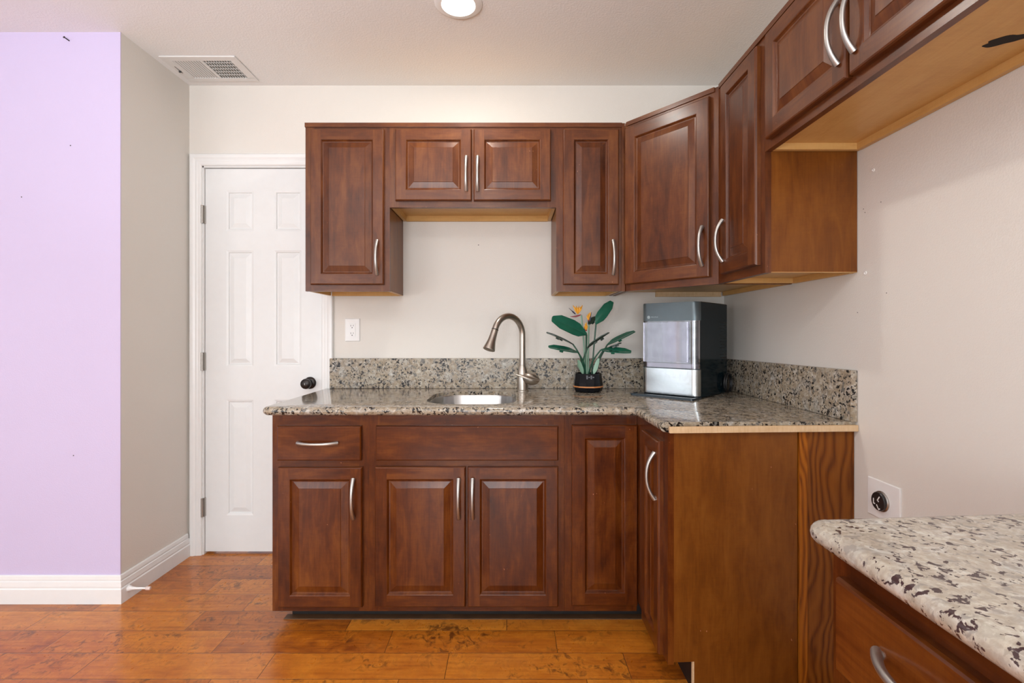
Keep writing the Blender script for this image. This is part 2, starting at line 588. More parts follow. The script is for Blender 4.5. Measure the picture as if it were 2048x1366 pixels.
# ceiling with a round hole for the lamp is not needed: the lamp trim is surface mounted
ce = MB(); ce.box(FARL_X - 0.1, W + 0.1, REAR_Y - 0.1, 0.1, CEIL_Z, CEIL_Z + 0.06)
struct(ce.build('ceiling', M['ceiling']), 'off-white lightly textured ceiling', 'ceiling')

DX0, DX1, DZ0, DZ1 = -1.581, -0.977, 0.012, 1.998     # door leaf
b = MB()
b.box(LX, DX0 - 0.012, 0, 0.1, 0, CEIL_Z)
b.box(DX0 - 0.012, DX1 + 0.012, 0, 0.1, DZ1 + 0.012, CEIL_Z)
b.box(DX1 + 0.012, W + 0.1, 0, 0.1, 0, CEIL_Z)
wb = struct(b.build('wall_back', M['wall']), 'beige wall behind the sink and around the white door', 'wall')
b = MB(); b.box(W, W + 0.1, REAR_Y, 0.0, 0, CEIL_Z)
wr = struct(b.build('wall_right', M['wall']), 'beige wall on the right behind the range gap', 'wall')
b = MB(); b.box(LX - 0.1, LX, LY + 0.004, 0.1, 0, CEIL_Z)
struct(b.build('wall_left', M['wall']), 'short shaded beige return wall left of the door', 'wall')
b = MB(); b.box(FARL_X, LX, LY, LY + 0.0038, 0, CEIL_Z)
wl = struct(b.build('wall_side', M['lavender']), 'lavender painted wall facing the room on the left', 'wall')
FW0, FW1, FWZ0, FWZ1 = -3.5, -1.4, 0.3, 2.2
b = MB()
b.box(FARL_X - 0.1, FARL_X, REAR_Y, FW0, 0, CEIL_Z)
b.box(FARL_X - 0.1, FARL_X, FW1, LY + 0.1, 0, CEIL_Z)
b.box(FARL_X - 0.1, FARL_X, FW0, FW1, 0, FWZ0)
b.box(FARL_X - 0.1, FARL_X, FW0, FW1, FWZ1, CEIL_Z)
struct(b.build('wall_far', M['wall']), 'beige wall of the neighbouring room outside the frame', 'wall')
# rear wall with window openings (behind the camera; seen only in reflections)
WINS = [(-4.1, -2.2, 0.3, 2.2), (-1.3, 0.6, 0.3, 2.2)]
b = MB()
xs = [FARL_X, WINS[0][0], WINS[0][1], WINS[1][0], WINS[1][1], W + 0.1]
for i in range(5):
    if i % 2 == 0:
        b.box(xs[i], xs[i + 1], REAR_Y - 0.1, REAR_Y, 0, CEIL_Z)
    else:
        b.box(xs[i], xs[i + 1], REAR_Y - 0.1, REAR_Y, 0, WINS[0][2])
        b.box(xs[i], xs[i + 1], REAR_Y - 0.1, REAR_Y, WINS[0][3], CEIL_Z)
struct(b.build('wall_rear', M['wall']), 'beige wall behind the camera with two windows', 'wall')
for k, (x0, x1, z0, z1) in enumerate(WINS):
    b = MB()
    for (a0, a1, c0, c1) in ((x0, x0 + 0.05, z0, z1), (x1 - 0.05, x1, z0, z1), (x0, x1, z0, z0 + 0.05), (x0, x1, z1 - 0.05, z1),
                             ((x0 + x1) / 2 - 0.03, (x0 + x1) / 2 + 0.03, z0, z1)):
        b.box(a0, a1, REAR_Y - 0.07, REAR_Y - 0.03, c0, c1)
    w_ = struct(b.build('window_%d' % (k + 1), M['white']), 'white framed window behind the camera', 'window')
    g = MB(); g.box(x0 + 0.05, x1 - 0.05, REAR_Y - 0.052, REAR_Y - 0.048, z0 + 0.05, z1 - 0.05)
    g.build('pane', M['glass'], w_)

b = MB()
for (y0, y1, c0, c1) in ((FW0, FW0 + 0.05, FWZ0, FWZ1), (FW1 - 0.05, FW1, FWZ0, FWZ1), (FW0, FW1, FWZ0, FWZ0 + 0.05), (FW0, FW1, FWZ1 - 0.05, FWZ1), (-2.48, -2.42, FWZ0, FWZ1)):
    b.box(FARL_X - 0.07, FARL_X - 0.03, y0, y1, c0, c1)
w_ = struct(b.build('window_3', M['white']), 'white framed window in the far left wall, outside the frame', 'window')
g = MB(); g.box(FARL_X - 0.052, FARL_X - 0.048, FW0 + 0.05, FW1 - 0.05, FWZ0 + 0.05, FWZ1 - 0.05)
g.build('pane', M['glass'], w_)


def base_profile(h=0.117, t=0.016):
    return [(0, 0), (t, 0), (t, h * 0.52), (t * 0.80, h * 0.56), (t * 0.86, h * 0.62), (t * 0.72, h * 0.78), (t * 0.50, h * 0.80), (t * 0.55, h * 0.86), (t * 0.42, h * 0.97), (t * 0.3, h), (0, h)]


BT = 0.016
b = MB()
P = base_profile()
b.rings([[(FARL_X, LY - d, z) for d, z in P], [(LX + d, LY - d, z) for d, z in P]])
struct(b.build('baseboard_side', M['white'], weld=True), 'white moulded baseboard under the lavender wall', 'baseboard')
b = MB()
b.rings([[(LX + d, LY - d, z) for d, z in P], [(LX + d, -0.018, z) for d, z in P]])
bl = struct(b.build('baseboard_left', M['white'], weld=True), 'white moulded baseboard under the short beige return wall', 'baseboard')

# door leaf with six raised panels, casing, hinges, knob


def raised_rings(mb, x0, x1, z0, z1, prof, grain=(0, 0, 1), y0=0.0, jit=None, cap=True):
    """nested rectangles: prof = list of (inset, y) ; faces towards -y"""
    j = jit or (random.random() * 9, random.random() * 9)
    for (i0, ya), (i1, yb) in zip(prof[:-1], prof[1:]):
        A = [(x0 + i0, y0 + ya, z0 + i0), (x1 - i0, y0 + ya, z0 + i0), (x1 - i0, y0 + ya, z1 - i0), (x0 + i0, y0 + ya, z1 - i0)]
        B = [(x0 + i1, y0 + yb, z0 + i1), (x1 - i1, y0 + yb, z0 + i1), (x1 - i1, y0 + yb, z1 - i1), (x0 + i1, y0 + yb, z1 - i1)]
        for a in range(4):
            c = (a + 1) % 4
            mb.quad([A[a], A[c], B[c], B[a]], grain, j)
    if cap:
        i, yb = prof[-1]
        mb.quad([(x0 + i, y0 + yb, z0 + i), (x1 - i, y0 + yb, z0 + i), (x1 - i, y0 + yb, z1 - i), (x0 + i, y0 + yb, z1 - i)], grain, j)


dr = MB()
SY = 0.012           # leaf face sits just behind the wall face
cols = [(-1.4725, -1.331), (-1.2245, -1.083)]
rows = [(1.675, 1.885), (0.972, 1.575), (0.199, 0.799)]
px_ = [(0, 0), (0.010, 0.003), (0.013, 0.008), (0.018, 0.008), (0.040, 0.0015)]
xs = [DX0, cols[0][0], cols[0][1], cols[1][0], cols[1][1], DX1]
zs = [DZ0, rows[2][0], rows[2][1], rows[1][0], rows[1][1], rows[0][0], rows[0][1], DZ1]
for i in range(5):
    for k in range(7):
        if i % 2 == 1 and k % 2 == 1:
            raised_rings(dr, xs[i], xs[i + 1], zs[k], zs[k + 1], px_, y0=SY)
        else:
            dr.quad([(xs[i], SY, zs[k]), (xs[i + 1], SY, zs[k]), (xs[i + 1], SY, zs[k + 1]), (xs[i], SY, zs[k + 1])])
dr.quad([(DX0, SY, DZ0), (DX0, SY, DZ1), (DX0, SY + 0.035, DZ1), (DX0, SY + 0.035, DZ0)])
dr.quad([(DX1, SY, DZ1), (DX1, SY, DZ0), (DX1, SY + 0.035, DZ0), (DX1, SY + 0.035, DZ1)])
dr.quad([(DX0, SY, DZ1), (DX1, SY, DZ1), (DX1, SY + 0.035, DZ1), (DX0, SY + 0.035, DZ1)])
dr.quad([(DX1, SY, DZ0), (DX0, SY, DZ0), (DX0, SY + 0.035, DZ0), (DX1, SY + 0.035, DZ0)])
dr.quad([(DX1, SY + 0.035, DZ0), (DX0, SY + 0.035, DZ0), (DX0, SY + 0.035, DZ1), (DX1, SY + 0.035, DZ1)])
door = struct(dr.build('door_1', M['door'], weld=True), 'white six-panel interior door left of the cabinets', 'door')
for hz in ((411, 447), (705, 741), (996, 1033)):
    z1, z0 = CAM_Z - (hz[0] - 667) / 387, CAM_Z - (hz[1] - 667) / 387
    h = MB()
    h.tube([(DX0 - 0.006, -0.006, z0), (DX0 - 0.006, -0.006, z1)], 0.0065, 12)
    for q in range(1, 5):
        zz = z0 + (z1 - z0) * q / 5
        h.tube([(DX0 - 0.006, -0.006, zz - 0.0012), (DX0 - 0.006, -0.006, zz + 0.0012)], 0.0072, 12)
    h.box(DX0 - 0.020, DX0 - 0.006, -0.0035, SY + 0.001, z0, z1)
    h.box(DX0 - 0.006, DX0 + 0.003, -0.001, SY - 0.0005, z0, z1)
    h.build('hinge', M['hinge'], door, smooth=True)
kb = MB()
KX, KZ = -1.037, 0.887
kb.lathe([(0.0, -0.001), (0.031, 0.0), (0.031, 0.006), (0.026, 0.011), (0.013, 0.013), (0.011, 0.030), (0.016, 0.036), (0.0245, 0.044), (0.027, 0.054), (0.025, 0.063), (0.017, 0.069), (0.008, 0.071), (0.0, 0.071)], 36, (KX, SY, KZ), '-y')
knob = kb.build('door_knob', M['bronze'], door, smooth=True, weld=True)
kh = MB(); kh.box(KX - 0.0008, KX + 0.0008, SY - 0.0718, SY - 0.070, KZ - 0.004, KZ + 0.004)
kh.build('keyhole', M['hinge'], knob)

# casing: moulded profile swept up, across and down
cp = [(0.0, 0.0), (0.0, 0.008), (0.006, 0.012), (0.016, 0.0125), (0.022, 0.0145), (0.030, 0.0135), (0.040, 0.018), (0.050, 0.019), (0.056, 0.0175), (0.061, 0.010), (0.061, 0.0)]
IX0, IX1, IZ = DX0 - 0.008, DX1 + 0.006, DZ1 + 0.010
R_ = []
for (sx, sz, x, z) in ((-1, 0, IX0, 0.0), (-1, 1, IX0, IZ), (1, 1, IX1, IZ), (1, 0, IX1, 0.0)):
    R_.append([(x + sx * o_, -h_, z + sz * o_) for o_, h_ in cp])
b = MB(); b.rings(R_)
cas = struct(b.build('trim_1', M['white'], weld=True), 'white moulded casing around the six-panel door', 'trim')
jm = MB()
jm.box(IX0 - 0.004, DX0 - 0.002, 0.0, 0.09, 0, IZ)
jm.box(DX1 + 0.0035, IX1 + 0.006, 0.0, 0.09, 0, IZ)
jm.box(IX0 - 0.004, IX1 + 0.006, 0.0, 0.09, DZ1 + 0.003, IZ + 0.002)
jm.box(DX0 - 0.01, DX0 + 0.02, SY + 0.04, SY + 0.06, 0, IZ)
jm.box(DX1 - 0.02, DX1 + 0.01, SY + 0.04, SY + 0.06, 0, IZ)
jm.build('door_jamb', M['white'], cas)

# ------------------------------------------------------------------ cabinets


def make_handle(length=0.155, bow=0.027):
    """arched bar pull along z, standing off towards -y, feet on y=0"""
    pts, rad = [], []
    n = 22
    for i in range(n + 1):
        s = i / n
        z = -length / 2 + length * s
        e = abs(2 * s - 1)
        y = -bow * (1 - e ** 2.3) - 0.002
        pts.append((0, y, z))
        rad.append(0.0052 + 0.0022 * e ** 2)
    b = MB()
    b.tube(pts, rad, 14, up=(1, 0, 0), flat=1.15)
    for s in (-1, 1):
        b.lathe([(0.0062, -0.0005), (0.0066, 0.005)], 14, (0, 0, s * (length / 2 - 0.005)), '-y')
    return b


HANDLE = {}


def add_handle(parent, x, z, horizontal=False, length=0.155, y=-0.0):
    b = make_handle(length)
    o = b.build('handle', M['nickel'], parent, (x, y, z), smooth=True)
    if horizontal:
        o.rotation_euler = (0, PI / 2, 0)
    return o


DT = 0.019


def raised_door(name, w, h, mat, parent, loc, fw=0.048, plain=False):
    """cabinet front: local x 0..w, z 0..h, back at y=0, front at y=-DT"""
    b = MB()
    c = 0.005
    # back and edges with an eased front arris
    b.quad([(w, 0, 0), (0, 0, 0), (0, 0, h), (w, 0, h)], (0, 0, 1))
    jl, jr, jt, jb, jp = [(random.random() * 9, random.random() * 9) for _ in range(5)]
    E = [(0.0, 0.0), (0.0, -DT * 0.62), (c * 0.35, -DT * 0.88), (c, -DT)]
    for (i0, ya), (i1, yb) in zip(E[:-1], E[1:]):
        A = [(i0, ya, i0), (w - i0, ya, i0), (w - i0, ya, h - i0), (i0, ya, h - i0)]
        B = [(i1, yb, i1), (w - i1, yb, i1), (w - i1, yb, h - i1), (i1, yb, h - i1)]
        for a, g, j in ((0, (1, 0, 0), jb), (1, (0, 0, 1), jr), (2, (1, 0, 0), jt), (3, (0, 0, 1), jl)):
            k = (a + 1) % 4
            b.quad([A[a], A[k], B[k], B[a]], g, j)
    y = -DT
    if plain:
        b.quad([(c, y, c), (w - c, y, c), (w - c, y, h - c), (c, y, h - c)], (1, 0, 0), jp)
    else:
        b.quad([(c, y, c), (fw, y, c), (fw, y, h - c), (c, y, h - c)], (0, 0, 1), jl)
        b.quad([(w - fw, y, c), (w - c, y, c), (w - c, y, h - c), (w - fw, y, h - c)], (0, 0, 1), jr)
        b.quad([(fw, y, c), (w - fw, y, c), (w - fw, y, fw), (fw, y, fw)], (1, 0, 0), jb)
        b.quad([(fw, y, h - fw), (w - fw, y, h - fw), (w - fw, y, h - c), (fw, y, h - c)], (1, 0, 0), jt)
        # sticking, groove, raised bevel, field
        raised_rings(b, fw, w - fw, fw, h - fw,
                     [(0, -DT), (0.0025, -DT + 0.0012), (0.005, -DT + 0.005), (0.008, -DT + 0.0085), (0.012, -DT + 0.0088), (0.036, -DT + 0.0018), (0.0375, -DT + 0.0003)],
                     (0, 0, 1), 0.0, jp)
    return b.build(name, mat, parent, loc)


def cabinet_body(root, w, h, d, zin=0.02, stile_l=0.04, stile_r=0.04, rail_t=0.04, rail_b=0.035, wall=True, mids=(), top=True, wood='wood'):
    """face frame at y=0 (front), carcass behind to y=d, floor recessed by zin; z 0..h"""
    t = 0.016
    fr = MB()
    FT = 0.019
    fr.box(0, stile_l, 0, FT, 0, h, 'z')
    fr.box(w - stile_r, w, 0, FT, 0, h, 'z')
    fr.box(stile_l, w - stile_r, 0, FT, 0, rail_b, 'x')
    fr.box(stile_l, w - stile_r, 0, FT, h - rail_t, h, 'x')
    for m in mids:
        if m[0] == 'v':
            fr.box(m[1] - 0.02, m[1] + 0.02, 0, FT, rail_b, m[2] if len(m) > 2 else h - rail_t, 'z')
        else:
            fr.box(stile_l, w - stile_r, 0, FT, m[1] - 0.02, m[1] + 0.02, 'x')
    fr.build('face_frame', M[wood], root)
    for x0 in (0.0015, w - t - 0.0015):
        s = MB()
        s.box(x0, x0 + t, FT, d, 0.003, h, 'z', skip='r' if x0 < w / 2 else 'l')
        xi = x0 + t if x0 < w / 2 else x0
        q4 = [(xi, FT, 0.003), (xi, d, 0.003), (xi, d, h), (xi, FT, h)]
        s.quad(q4 if x0 < w / 2 else q4[::-1], (0, 1, 0), mi=1)
        # raw lower edge
        s.box(x0 + 0.0005, x0 + t - 0.0005, FT, d, 0.0015, 0.0031, 'y', 1)
        s.build('side_panel', [M['ply'], M['inner']], root)
    s = MB(); s.box(t + 0.0015, w - t - 0.0015, FT, d - 0.001, zin, zin + 0.012, 'x')
    s.build('bottom_panel', M['inner'], root)
    if top:
        s = MB(); s.box(t + 0.0015, w - t - 0.0015, FT, d - 0.001, h - 0.014, h - 0.002, 'x')
        s.build('top_panel', M['inner'], root)
    s = MB(); s.box(t + 0.0015, w - t - 0.0015, d - 0.006, d, zin + 0.012, h - 0.014, 'z')
    s.build('back_panel', M['inner'], root)
    if wall:
        s = MB(); s.box(t + 0.0015, w - t - 0.0015, d - 0.014, d, 0.0, zin, 'x')
        s.build('hanging_rail', M['inner'], root)


UF = -0.2926           # upper face plane
UZ0, UZ1 = 1.336, 2.104
UH = UZ1 - UZ0
UD = 0.2906
DZa, DZb = 1.365, 2.073
GU = 'wall cabinets'
GB = 'base cabinets'

# left wall cabinet
c1 = thing('wall_cabinet', 'single-door brown wall cabinet at the left end, overlapping the white door', 'cabinet', (-0.936, UF, UZ0))
cabinet_body(c1, 0.3857, UH, UD)
d = raised_door('door', 0.334, DZb - DZa, M['wood'], c1, (0.028, 0, DZa - UZ0))
add_handle(d, 0.334 - 0.029, 1.488 - DZa, y=-DT)

# short cabinet over the sink
c2 = thing('wall_cabinet', 'short two-door brown wall cabinet above the sink, light underside showing', 'cabinet', (-0.5503, UF, 1.720))
cabinet_body(c2, 0.7617, UZ1 - 1.720, UD, zin=0.028, mids=(('v', 0.381),))
for k, (x0, x1) in enumerate(((790, 943), (947, 1102))):
    X0, X1 = (x0 - 1020) / 440.7, (x1 - 1020) / 440.7
    d = raised_door('door', X1 - X0, DZb - 1.747, M['wood'], c2, (X0 + 0.5503, 0, 1.747 - 1.720))
    add_handle(d, (X1 - X0 - 0.024) if k == 0 else 0.019, 1.868 - 1.747, y=-DT)

# narrow cabinet right of the sink
c3 = thing('wall_cabinet', 'tall narrow brown wall cabinet above the plant, next to the corner cabinet', 'cabinet', (0.2114, UF, UZ0))
cabinet_body(c3, 0.298, UH, UD)
d = raised_door('door', 0.2535, DZb - DZa, M['wood'], c3, (0.0303, 0, DZa - UZ0))
add_handle(d, 0.2535 - 0.027, 1.488 - DZa, y=-DT)
s = MB(); s.box(0.2985, 0.3135, -0.004, 0.30 - 0.02, 0, UH, 'z')
s.build('filler_strip', M['wood'], c3)

# diagonal corner cabinet
A_ = Vector((0.527, -0.2926)); B_ = Vector((0.811, -0.633))
dv = B_ - A_
ang = math.atan2(dv.y, dv.x)
c4 = thing('corner_wall_cabinet', 'diagonal brown corner wall cabinet above the ice maker', 'cabinet', (A_.x, A_.y, UZ0), ang)
wd = dv.length
fr = MB()
for (x0, x1, z0, z1, g) in ((0, 0.03, 0, UH, 'z'), (wd - 0.045, wd, 0, UH, 'z'), (0.03, wd - 0.045, 0, 0.035, 'x'), (0.03, wd - 0.045, UH - 0.04, UH, 'x')):
    fr.box(x0, x1, 0, 0.019, z0, z1, g)
fr.build('face_frame', M['wood'], c4)
Rm = Matrix.Rotation(-ang, 3, 'Z')


def loc4(x, y, z):
    return Rm @ (Vector((x, y, 0)) - Vector((A_.x, A_.y, 0))) + Vector((0, 0, z))


pl_ = [(0.532, -0.284), (0.811, -0.619), (1.104, -0.619), (1.104, -0.002), (0.532, -0.002)]
for nm, z0, z1 in (('bottom_panel', 0.02, 0.032), ('top_panel', UH - 0.014, UH - 0.002)):
    s = MB()
    s.prism([loc4(x, y, z0) for x, y in pl_], (0, 0, z0), (0, 0, z1), (1, 0, 0))
    s.build(nm, M['inner'], c4, weld=True)
for (p, q) in (((0.532, -0.284), (0.532, -0.002)), ((0.811, -0.619), (1.104, -0.619))):
    s = MB()
    dx, dy = (0.014, 0) if p[0] == q[0] else (0, 0.014)
    s.hexa([loc4(p[0], p[1], 0), loc4(p[0] + dx, p[1] + dy, 0), loc4(q[0] + dx, q[1] + dy, 0), loc4(q[0], q[1], 0),
            loc4(p[0], p[1], UH), loc4(p[0] + dx, p[1] + dy, UH), loc4(q[0] + dx, q[1] + dy, UH), loc4(q[0], q[1], UH)])
    s.build('side_panel', M['ply'], c4, weld=True)
s = MB()
s.hexa([loc4(0.75, -0.016, -0.004), loc4(1.085, -0.016, -0.004), loc4(1.085, -0.002, -0.004), loc4(0.75, -0.002, -0.004),
        loc4(0.75, -0.016, 0.02), loc4(1.085, -0.016, 0.02), loc4(1.085, -0.002, 0.02), loc4(0.75, -0.002, 0.02)], (1, 0, 0))
s.build('hanging_rail', M['raw'], c4, weld=True)
s = MB()
s.hexa([loc4(1.09, -0.61, 0), loc4(1.104, -0.61, 0), loc4(1.104, -0.02, 0), loc4(1.09, -0.02, 0),
        loc4(1.09, -0.61, 0.02), loc4(1.104, -0.61, 0.02), loc4(1.104, -0.02, 0.02), loc4(1.09, -0.02, 0.02)], (1, 0, 0))
s.build('hanging_rail', M['inner'], c4, weld=True)
d = raised_door('door', wd - 0.040, DZb - DZa, M['wood'], c4, (0.010, 0, DZa - UZ0), 0.052)
add_handle(d, wd - 0.040 - 0.027, 1.488 - DZa, y=-DT)

# narrow cabinet on the right wall
UX = 0.811
c5 = thing('wall_cabinet', 'narrow brown wall cabinet on the right wall with a bare stained end panel', 'cabinet', (UX, -0.633, UZ0), -PI / 2)
cabinet_body(c5, 0.352, UH, W - UX - 0.002, stile_l=0.06, stile_r=0.03)
d = raised_door('door', 0.268, DZb - DZa, M['wood'], c5, (0.056, 0, DZa - UZ0))
add_handle(d, 0.028, 1.488 - DZa, y=-DT)

# bridge cabinet over the range gap
c6 = thing('wall_cabinet', 'short two-door brown wall cabinet over the range gap, torn hole in its light underside', 'cabinet', (UX, -0.9855, 1.720), -PI / 2)
bw = 0.82
cabinet_body(c6, bw, UZ1 - 1.720, W - UX - 0.002, zin=0.022, mids=(('v', 0.41),))
d = raised_door('door', 0.372, DZb - 1.747, M['wood'], c6, (0.031, 0, 0.027))
add_handle(d, 0.372 - 0.024, 1.868 - 1.747, y=-DT)
d = raised_door('door', 0.372, DZb - 1.747, M['wood'], c6, (0.413, 0, 0.027))
add_handle(d, 0.022, 1.868 - 1.747, y=-DT)
# torn hole in the underside
hp = px(2012, 80, (CAM_Z - 1.742) * F / (80 - 667))
s = MB()
ring = []
for k in range(44):
    a = 2 * PI * k / 44
    r = 1 + 0.16 * math.sin(3 * a + 1) + 0.06 * math.sin(7 * a)
    u0, v0 = 0.036 * r * math.cos(a), 0.017 * r * math.sin(a)
    wx, wy = hp.x + u0 * 0.88 + v0 * 0.48, hp.y - u0 * 0.48 + v0 * 0.88
    ring.append((-(wy + 0.9855), wx - UX, 0.0214))
top = [(p[0], p[1], 0.0222) for p in ring]
s.rings([ring, top])
s.build('torn_hole', M['hole'], c6)

# crown strips on top of the uppers
b = MB(); b.box(-0.938, 0.512, UF - 0.006, UF + 0.02, UZ1 - 0.018, UZ1 + 0.002, 'x')
tag(b.build('top_molding', M['wood'], bevel=0.001), 'thin brown strip along the tops of the three cabinets by the sink', 'molding')
b = MB()
nrm = Vector((dv.y, -dv.x)).normalized()
a0 = A_ + dv * 0.02 + nrm * 0.005
a1 = A_ + dv * 0.965 + nrm * 0.005
q0, q1 = a0 - nrm * 0.02, a1 - nrm * 0.02
b.hexa([(a0.x, a0.y, UZ1 - 0.016), (a1.x, a1.y, UZ1 - 0.016), (q1.x, q1.y, UZ1 - 0.016), (q0.x, q0.y, UZ1 - 0.016),
        (a0.x, a0.y, UZ1 + 0.002), (a1.x, a1.y, UZ1 + 0.002), (q1.x, q1.y, UZ1 + 0.002), (q0.x, q0.y, UZ1 + 0.002)], (dv.x, dv.y, 0))
tag(b.build('top_molding', M['wood'], weld=True), 'short brown strip along the top of the diagonal corner cabinet', 'molding')
b = MB(); b.box(UX - 0.006, UX + 0.02, -1.80, -0.645, UZ1 - 0.016, UZ1 + 0.002, 'y')
tag(b.build('top_molding', M['wood'], bevel=0.001), 'brown strip along the tops of the cabinets on the right wall', 'molding')

# ---- base cabinets
BF = -0.621
BZ0, BZ1 = 0.057, 0.829
BH = BZ1 - BZ0
BD = 0.617


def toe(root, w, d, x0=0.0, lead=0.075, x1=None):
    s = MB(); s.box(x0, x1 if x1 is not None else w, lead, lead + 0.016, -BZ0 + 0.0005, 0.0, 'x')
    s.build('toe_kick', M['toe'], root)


b1 = thing('base_cabinet', 'brown base cabinet left of the sink with one drawer over one door', 'cabinet', (-0.9295, BF, BZ0))
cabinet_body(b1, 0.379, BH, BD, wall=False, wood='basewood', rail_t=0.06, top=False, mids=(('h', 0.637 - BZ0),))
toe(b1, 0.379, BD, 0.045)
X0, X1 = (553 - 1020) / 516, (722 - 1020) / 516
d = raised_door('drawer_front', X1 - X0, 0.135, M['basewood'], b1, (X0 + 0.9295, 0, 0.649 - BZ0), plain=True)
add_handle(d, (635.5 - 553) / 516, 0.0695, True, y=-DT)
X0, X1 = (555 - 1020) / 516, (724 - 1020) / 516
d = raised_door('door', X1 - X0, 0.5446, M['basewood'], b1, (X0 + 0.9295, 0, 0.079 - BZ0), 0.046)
add_handle(d, (707 - 555) / 516, 0.5035 - 0.079, y=-DT)

b2 = thing('base_cabinet', 'brown two-door sink base cabinet with a long false drawer front', 'cabinet', (-0.5503, BF, BZ0))
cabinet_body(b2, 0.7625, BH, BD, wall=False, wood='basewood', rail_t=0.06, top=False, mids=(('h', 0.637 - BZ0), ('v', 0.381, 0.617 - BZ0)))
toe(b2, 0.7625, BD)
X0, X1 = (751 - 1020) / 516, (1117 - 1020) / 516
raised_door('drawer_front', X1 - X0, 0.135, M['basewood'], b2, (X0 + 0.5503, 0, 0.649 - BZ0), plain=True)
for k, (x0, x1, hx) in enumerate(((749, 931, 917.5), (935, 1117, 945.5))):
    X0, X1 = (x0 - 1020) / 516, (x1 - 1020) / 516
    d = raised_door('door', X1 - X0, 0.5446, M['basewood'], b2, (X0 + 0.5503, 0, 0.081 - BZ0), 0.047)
    add_handle(d, (hx - x0) / 516, 0.5035 - 0.081, y=-DT)

PXF = 0.497            # face of the leg on the right wall
b3 = thing('base_cabinet', 'narrow brown base cabinet in the inner corner, tall door without a handle', 'cabinet', (0.2128, BF, BZ0))
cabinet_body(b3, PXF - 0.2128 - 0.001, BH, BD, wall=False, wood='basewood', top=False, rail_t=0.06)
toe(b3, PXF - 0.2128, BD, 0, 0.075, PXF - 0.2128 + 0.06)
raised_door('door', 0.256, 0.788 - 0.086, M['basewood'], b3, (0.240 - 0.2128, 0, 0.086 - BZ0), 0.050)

b4 = thing('base_cabinet', 'brown base cabinet below the ice maker with a plain stained end panel and toe notch', 'cabinet', (PXF, BF - 0.002, 0))
b4.rotation_euler = (0, 0, -PI / 2)
w4 = 0.376
fr = MB()
for (x0, x1, z0, z1, g) in ((0, 0.10, 0.10, 0.829, 'z'), (w4 - 0.045, w4, 0.10, 0.829, 'z'), (0.10, w4 - 0.045, 0.10, 0.14, 'x'), (0.10, w4 - 0.045, 0.77, 0.829, 'x')):
    fr.box(x0, x1, 0, 0.019, z0, z1, g)
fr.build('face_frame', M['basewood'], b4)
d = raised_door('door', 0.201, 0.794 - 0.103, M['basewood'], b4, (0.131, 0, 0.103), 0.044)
add_handle(d, 0.201 - 0.026, 0.675 - 0.103, y=-DT)
s = MB(); s.box(0.0, w4 - 0.01, 0.085, 0.10, 0.0005, 0.10, 'x')
s.build('toe_kick', M['toe'], b4)
s = MB(); s.box(0.0, w4 - 0.05, 0.019, 0.42, 0.10, 0.115, 'x')
s.build('bottom_panel', M['inner'], b4)
# end panel with toe notch; plane runs slightly askew, as the photo shows
slope = (1.003 - 0.970) / (1.104 - PXF)


def endp(x, z, off=0.0):
    """world point on the end panel plane -> local of b4"""
    y = -1.000 + slope * (x - PXF) - off
    return Vector((-(y - (BF - 0.002)), x - PXF, z))


XE = 0.918
s = MB()
ol = [(PXF + 0.019, 0.107), (0.578, 0.107), (0.578, 0.0005), (XE, 0.0005), (XE, 0.8285), (PXF + 0.019, 0.8285)]
s.prism([endp(x, z) for x, z in ol], (0, 0, 0), (-0.014, 0, 0), (0, 0, 1))
s.build('end_panel', M['ply'], b4, weld=True)
s = MB()
s.prism([endp(x, z, 0.0012) for x, z in ((0.5765, 0.0005), (0.581, 0.0005), (0.581, 0.107), (0.5765, 0.107))], (0, 0, 0), (-0.012, 0, 0))
s.build('raw_edge', M['raw'], b4, weld=True)

# oak filler board between the end panel and the wall
ob = thing('filler_board', 'grainy oak filler board between the stained end panel and the right wall', 'board', (0, 0, 0))
yy = lambda x: -1.000 + slope * (x - PXF)
s = MB()
s.hexa([(XE + 0.030, yy(XE + 0.03) - 0.002, 0.0005), (1.1045, yy(1.1045) - 0.002, 0.0005), (1.1045, yy(1.1045) + 0.016, 0.0005), (XE + 0.03, yy(XE + 0.03) + 0.016, 0.0005),
        (XE + 0.030, yy(XE + 0.03) - 0.002, 0.8285), (1.1045, yy(1.1045) - 0.002, 0.8285), (1.1045, yy(1.1045) + 0.016, 0.8285), (XE + 0.03, yy(XE + 0.03) + 0.016, 0.8285)])
s.build('panel', M['oak'], ob, weld=True)
s = MB()
s.hexa([(XE + 0.003, yy(XE) - 0.006, 0.0005), (XE + 0.0295, yy(XE + 0.03) - 0.006, 0.0005), (XE + 0.0295, yy(XE + 0.03) + 0.014, 0.0005), (XE + 0.003, yy(XE) + 0.014, 0.0005),
        (XE + 0.003, yy(XE) - 0.006, 0.8285), (XE + 0.0295, yy(XE + 0.03) - 0.006, 0.8285), (XE + 0.0295, yy(XE + 0.03) + 0.014, 0.8285), (XE + 0.003, yy(XE) + 0.014, 0.8285)])
s.build('edge_strip', M['oaklight'], ob, weld=True)

# raw strip under the granite end
s = MB()
y0, y1 = -1.020, -0.990
xa, xb = 0.497, 1.104
s.hexa([(xa, y0, 0.8325), (xb, y1, 0.8325), (xb, y1 + 0.012, 0.8325), (xa, y0 + 0.012, 0.8325),
        (xa, y0, 0.852), (xb, y1, 0.852), (xb, y1 + 0.012, 0.852), (xa, y0 + 0.012, 0.852)], (1, 0, 0))
tag(s.build('wood_strip', M['raw'], weld=True, bevel=0.0008), 'raw particle board strip under the cut end of the granite', 'strip')

